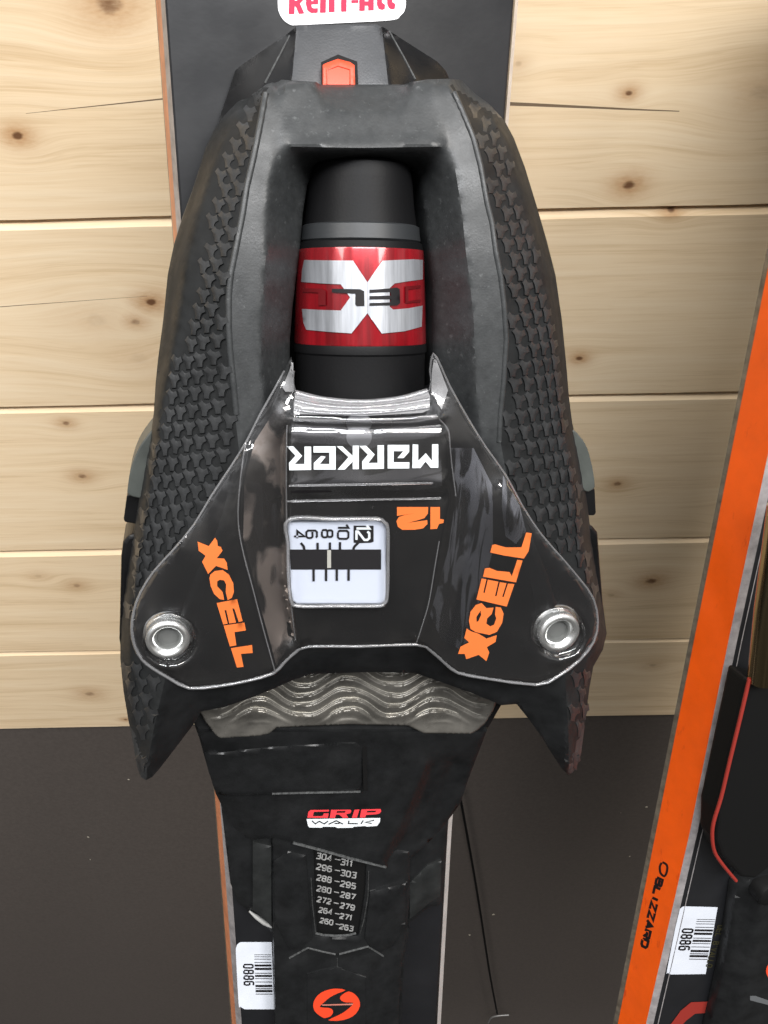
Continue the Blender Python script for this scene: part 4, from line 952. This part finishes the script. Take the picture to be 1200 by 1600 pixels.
# --- toe plate below the pad
plf = Field([[(303, 1128, .0195), (318, 1165, .019)], [(345, 1160, .0190), (430, 1150, .019), (640, 1146, .019), (750, 1150, .019)], [(783, 1103, .0195), (760, 1140, .019)],
             [(322, 1180, .0165), (430, 1180, .0175), (640, 1180, .0175), (748, 1178, .0165)], [(345, 1255, .0095), (372, 1300, .0080)], [(385, 1190, .0175), (395, 1240, .0150), (430, 1300, .0130)],
             [(667, 1190, .0175), (660, 1215, .0165), (637, 1267, .0150), (596, 1345, .0130)], [(675, 1195, .0125), (646, 1272, .0095), (606, 1352, .0085)], [(710, 1190, .0115), (690, 1250, .009), (660, 1310, .007)], [(720, 1253, .0095), (700, 1290, .007)],
             [(460, 1318, .0130), (530, 1337, .0130), (602, 1356, .0128)], [(430, 1240, .0155), (560, 1240, .016)]], soft=1)
pl_out = [(298, 1110), (303, 1130), (312, 1155), (318, 1177), (326, 1205), (337, 1240), (348, 1262), (362, 1290), (392, 1312), (430, 1309), (456, 1316), (530, 1336), (604, 1356), (640, 1342), (668, 1318), (690, 1295), (706, 1274), (720, 1254), (733, 1214), (747, 1178), (761, 1140), (784, 1104), (770, 1090), (760, 1140), (738, 1156), (650, 1150), (640, 1143), (436, 1146), (420, 1156), (345, 1162), (322, 1140), (310, 1110)]
PL = sheet('toe_plate', SK, [(298, 1112), (303, 1130), (312, 1155), (318, 1177), (326, 1205), (337, 1240), (348, 1262), (362, 1290), (392, 1312), (430, 1309), (456, 1316), (530, 1336), (604, 1356), (640, 1342), (668, 1318), (690, 1295), (706, 1274), (720, 1254), (733, 1214), (747, 1178), (761, 1140), (784, 1100), (760, 1080), (330, 1080)], lambda x, y: min(plf(x, y), .0195)-.0018*(1 if y < 1140 else 0), BLK, bd, base=.003, sp=5, drop=.0007, smooth=35)
sheet('raised_tab', SK, [(319, 1177), (345, 1176), (385, 1171), (430, 1166), (545, 1159), (557, 1159), (563, 1165), (566, 1222), (562, 1233), (552, 1237), (430, 1241), (352, 1243), (338, 1240), (326, 1206)], lambda x, y: plf(x, y)*.35+.0172*.65+.0012-.00001*(y-1160), BLK, bd, base=.010, sp=5, drop=.0006, smooth=35)
tube('tab_edge', [SK.L(x, y, plf(x, y)+.0012) for x, y in [(425, 1240), (470, 1239), (520, 1238), (563, 1237)]], .00045, LINEM, bd, seg=6)
prism('tab_slot', SK, [(566, 1163), (573, 1163), (574, 1236), (568, 1236)], .0181, .010, DEEP, bd, bevel=None)
TPL = bvh([PL])
qg = lambda pts: [(460+x/7.5, 1240+y/7.5) for x, y in pts]
gp = [[(153, 282), (163, 215), (190, 192), (407, 190), (403, 210), (228, 214), (216, 265), (330, 263), (345, 232), (402, 230), (392, 285)],
      [[(430, 190), (655, 188), (668, 205), (655, 230), (605, 242), (632, 282), (570, 284), (525, 246), (488, 246), (475, 285), (413, 287)], [(500, 205), (602, 203), (590, 224), (492, 226)]],
      [(705, 188), (762, 186), (733, 281), (673, 283)],
      [[(785, 185), (1010, 180), (1018, 205), (1000, 232), (960, 242), (842, 250), (828, 280), (766, 281)], [(852, 203), (962, 200), (947, 219), (845, 222)]]]
decal('red_lettering', SK, [[qg(q) for q in p] if isinstance(p[0][0], (list, tuple)) else qg(p) for p in gp], TPL, .0003, REDP, PL, sp=20)
wb = decal('white_bar', SK, [qg([(143, 298), (1006, 285), (1003, 330), (970, 378), (850, 388), (830, 380), (695, 388), (685, 400), (500, 403), (480, 390), (335, 388), (325, 400), (180, 398), (160, 380)])], TPL, .0003, WHITEP, PL, sp=20)
wl = [[(205, 318), (245, 355), (290, 325), (350, 355), (395, 322)], [(400, 360), (490, 318), (570, 358)], [(640, 318), (632, 352), (745, 352)], [(808, 314), (780, 354)], [(935, 312), (830, 336), (905, 350)], [(470, 350), (530, 350)]]
letters('dark_lettering', SK, [qg(stroke(p, 13)) for p in wl], TPL, .00045, PRINT, PL, sp=40)

# --- long track with the size table
trf = Field([[(425, 1330, .0085), (425, 1470, .0085), (428, 1700, .0080)], [(452, 1320, .0105), (452, 1410, .0105), (470, 1480, .0105), (478, 1560, .0100), (480, 1700, .0100)],
             [(640, 1350, .0085), (632, 1470, .0085), (624, 1560, .0080), (620, 1700, .0080)], [(607, 1360, .0105), (600, 1420, .0105), (578, 1480, .0105), (572, 1560, .0100), (572, 1700, .0100)],
             [(488, 1340, .0104), (491, 1400, .0104), (494, 1462, .0104)], [(572, 1362, .0104), (566, 1400, .0104), (562, 1462, .0104)],
             [(481, 1482, .0112), (528, 1492, .0112), (575, 1480, .0112)], [(455, 1494, .009), (481, 1486, .0100), (527, 1496, .0100), (574, 1484, .0100), (600, 1496, .009)], [(527, 1500, .0100), (527, 1512, .0100)]], soft=1)
nw = [(490, 1326), (573, 1345), (571, 1390), (565, 1430), (560, 1462), (528, 1464), (496, 1461), (492, 1400)]
TR = sheet('track', SK, [(426, 1300), (640, 1330), (640, 1400), (636, 1450), (628, 1500), (624, 1560), (618, 1720), (432, 1720), (430, 1560), (427, 1450), (424, 1380)], trf, BLK, bd, base=.0003, sp=5, drop=.0006, smooth=30, holes=[nw])
sheet('number_plate', SK, [(486, 1318), (576, 1340), (573, 1400), (567, 1466), (493, 1466), (489, 1400)], lambda x, y: .0088, DEEP, TR, sp=20, drop=0)
TTR = bvh([TR])
lps = [([(480, 1522), (500, 1516), (527, 1511), (548, 1518), (571, 1527), (572, 1720), (481, 1720)])]
LP_ = sheet('logo_panel', SK, lps[0], lambda x, y: trf(x, y)+.0006, BLK, bd, base=.006, sp=8, drop=.0003, smooth=25)
TLP = bvh([LP_])
qo = lambda pts: [(420+x/5, 1440+y/5) for x, y in pts]
el = lambda a: (530+183*math.cos(a), 649+126*math.sin(a))
lo1 = [(600, 535), (520, 523), (440, 540), (380, 578), (350, 630), (350, 680), (375, 718), (420, 748), (440, 753), (480, 740), (500, 715), (498, 690), (470, 674), (398, 668), (430, 632), (480, 590), (540, 560)]
lo2 = [(625, 545), (575, 570), (556, 595), (570, 620), (610, 632), (660, 634), (640, 665), (590, 705), (530, 738), (464, 770), (540, 775), (620, 758), (680, 720), (712, 660), (705, 610), (675, 570)]
lo3 = [(410, 648), (660, 640), (655, 652), (420, 657)]
decal('logo', SK, [qo(smooth_poly(lo1, closed=True, k=2)), qo(smooth_poly(lo2, closed=True, k=2))], TLP, .0003, OREDP, LP_, sp=15)
decal('logo_line', SK, [qo(lo3)], TLP, .0003, mat('logo_line_grey', (.45, .16, .12), .5), LP_, sp=30)
tb = []
for k, (a_, b_) in enumerate((('304', '311'), ('296', '303'), ('288', '295'), ('280', '287'), ('272', '279'), ('264', '271'), ('260', '263'))):
    s_ = 1-.028*k; x0 = 494+(0, .5, .8, 1, 1.5, 4, 6)[k]; y0 = 1341+16.9*k-(.0 if k < 5 else (k-4)*.5); x2 = 533+(0, 0, 0, 0, -.4, -1, -1.2)[k]
    axv = Vector((1, .20)).normalized(); ayv = Vector((.18, -1)).normalized()
    tb += text_strokes(a_, (x0, y0), axv, ayv, 6.0*s_, 8.6*s_, 2.8*s_, 1.9)
    tb += text_strokes('-', (x0+28.5*s_, y0+6.5), axv, ayv, 8.6*s_, 8.6*s_, 2, 1.5)
    tb += text_strokes(b_, (x2-1, y0+9.5), axv, ayv, 6.2*s_, 8.6*s_, 2.9*s_, 2.0)
letters('size_table', SK, tb, .0088, .0002, GREYT, TR, sp=40)
for pts in ([(452, 1497), (481, 1481), (505, 1487), (524, 1491)], [(530, 1491), (552, 1485), (575, 1479), (588, 1487), (599, 1494)]):
    tube('moulded_line', [SK.L(x, y, trf(x, y)+.0002) for x, y in resample(pts, 5, closed=False)], .00042, LINEM, TR, seg=6)
tube('moulded_line', [SK.L(x, y, .0105) for x, y in [(493, 1458), (505, 1461), (525, 1462), (545, 1461), (556, 1458)]], .0005, LINEM, TR, seg=6)
tube('plate_edge_highlight', [SK.L(x, y, plf(x, y)+.0001) for x, y in [(458, 1317), (500, 1328), (550, 1342), (603, 1355)]], .0006, LINEM, bd, seg=6)  # pale tube paints the highlight along the plate's lower edge
for pts in ([(486, 1372), (488, 1410), (493, 1458)], [(576, 1362), (575, 1400), (569, 1436), (563, 1458)], [(449, 1402), (459, 1422), (471, 1441)], [(636, 1378), (606, 1386), (578, 1392)], [(527, 1497), (527, 1511)], [(481, 1524), (503, 1517), (527, 1511), (549, 1519), (572, 1527)]):
    tube('moulded_line', [SK.L(x, y, trf(x, y)+.0001) for x, y in resample(pts, 5, closed=False)], .00028, BLKL, TR, seg=6)
sheet('track_facet', SK, [(578, 1394), (606, 1387), (634, 1380), (633, 1448), (612, 1478), (596, 1488), (578, 1478), (570, 1466), (574, 1430)], lambda x, y: trf(x, y)+.0012+.00003*(x-570)*.5, BLK, TR, base=.006, sp=7, drop=.0006, smooth=25)
sheet('track_facet', SK, [(428, 1345), (450, 1330), (478, 1336), (482, 1400), (488, 1466), (470, 1482), (452, 1484), (430, 1440)], lambda x, y: trf(x, y)+.0010, BLK, TR, base=.006, sp=7, drop=.0006, smooth=25)
sheet('side_facet', SK, [(395, 1315), (424, 1322), (424, 1446), (404, 1430), (395, 1420)], lambda x, y: .0080+(x-395)*.00004+(1440-y)*.000006, BLKF, bd, base=.003, sp=7, drop=.0005, smooth=25)
sheet('side_facet', SK, [(640, 1380), (668, 1352), (690, 1345), (688, 1400), (672, 1410), (640, 1436)], lambda x, y: .0078-(x-640)*.00004, BLKF, bd, base=.003, sp=7, drop=.0005, smooth=25)
# --- flat side plates of the track
spf = Field([[(345, 1250, .004), (352, 1400, .0035), (420, 1455, .0030)], [(390, 1300, .0065), (392, 1420, .0062)], [(430, 1310, .0070), (428, 1450, .0066)]])
sheet('side_plate', SK, [(345, 1255), (430, 1300), (432, 1462), (400, 1436), (388, 1424), (372, 1410), (360, 1380)], spf, BLK, bd, base=.0003, sp=6)
spf2 = Field([[(640, 1340, .007), (634, 1450, .0066)], [(690, 1290, .004), (690, 1400, .0035)], [(668, 1400, .0055), (668, 1330, .006)]])
sheet('side_plate', SK, [(630, 1330), (700, 1280), (696, 1350), (690, 1410), (684, 1416), (672, 1416), (630, 1449)], spf2, BLK, bd, base=.0003, sp=6)
sheet('side_plate', SK, [(622, 1455), (634, 1446), (640, 1452), (632, 1490), (628, 1560), (624, 1720), (610, 1720)], lambda x, y: .0045, BLK, bd, base=.0003, sp=8)
tube('painted_highlight', [SK.L(x, y, .0050) for x, y in [(390, 1424), (400, 1432), (412, 1441), (424, 1449)]], [.0004, .0010, .0011, .0004], mat('highlight_pale_metal', (.62, .62, .60), .3, metal=.5), bd, seg=8)  # pale tube paints the slanting highlight on the side plate
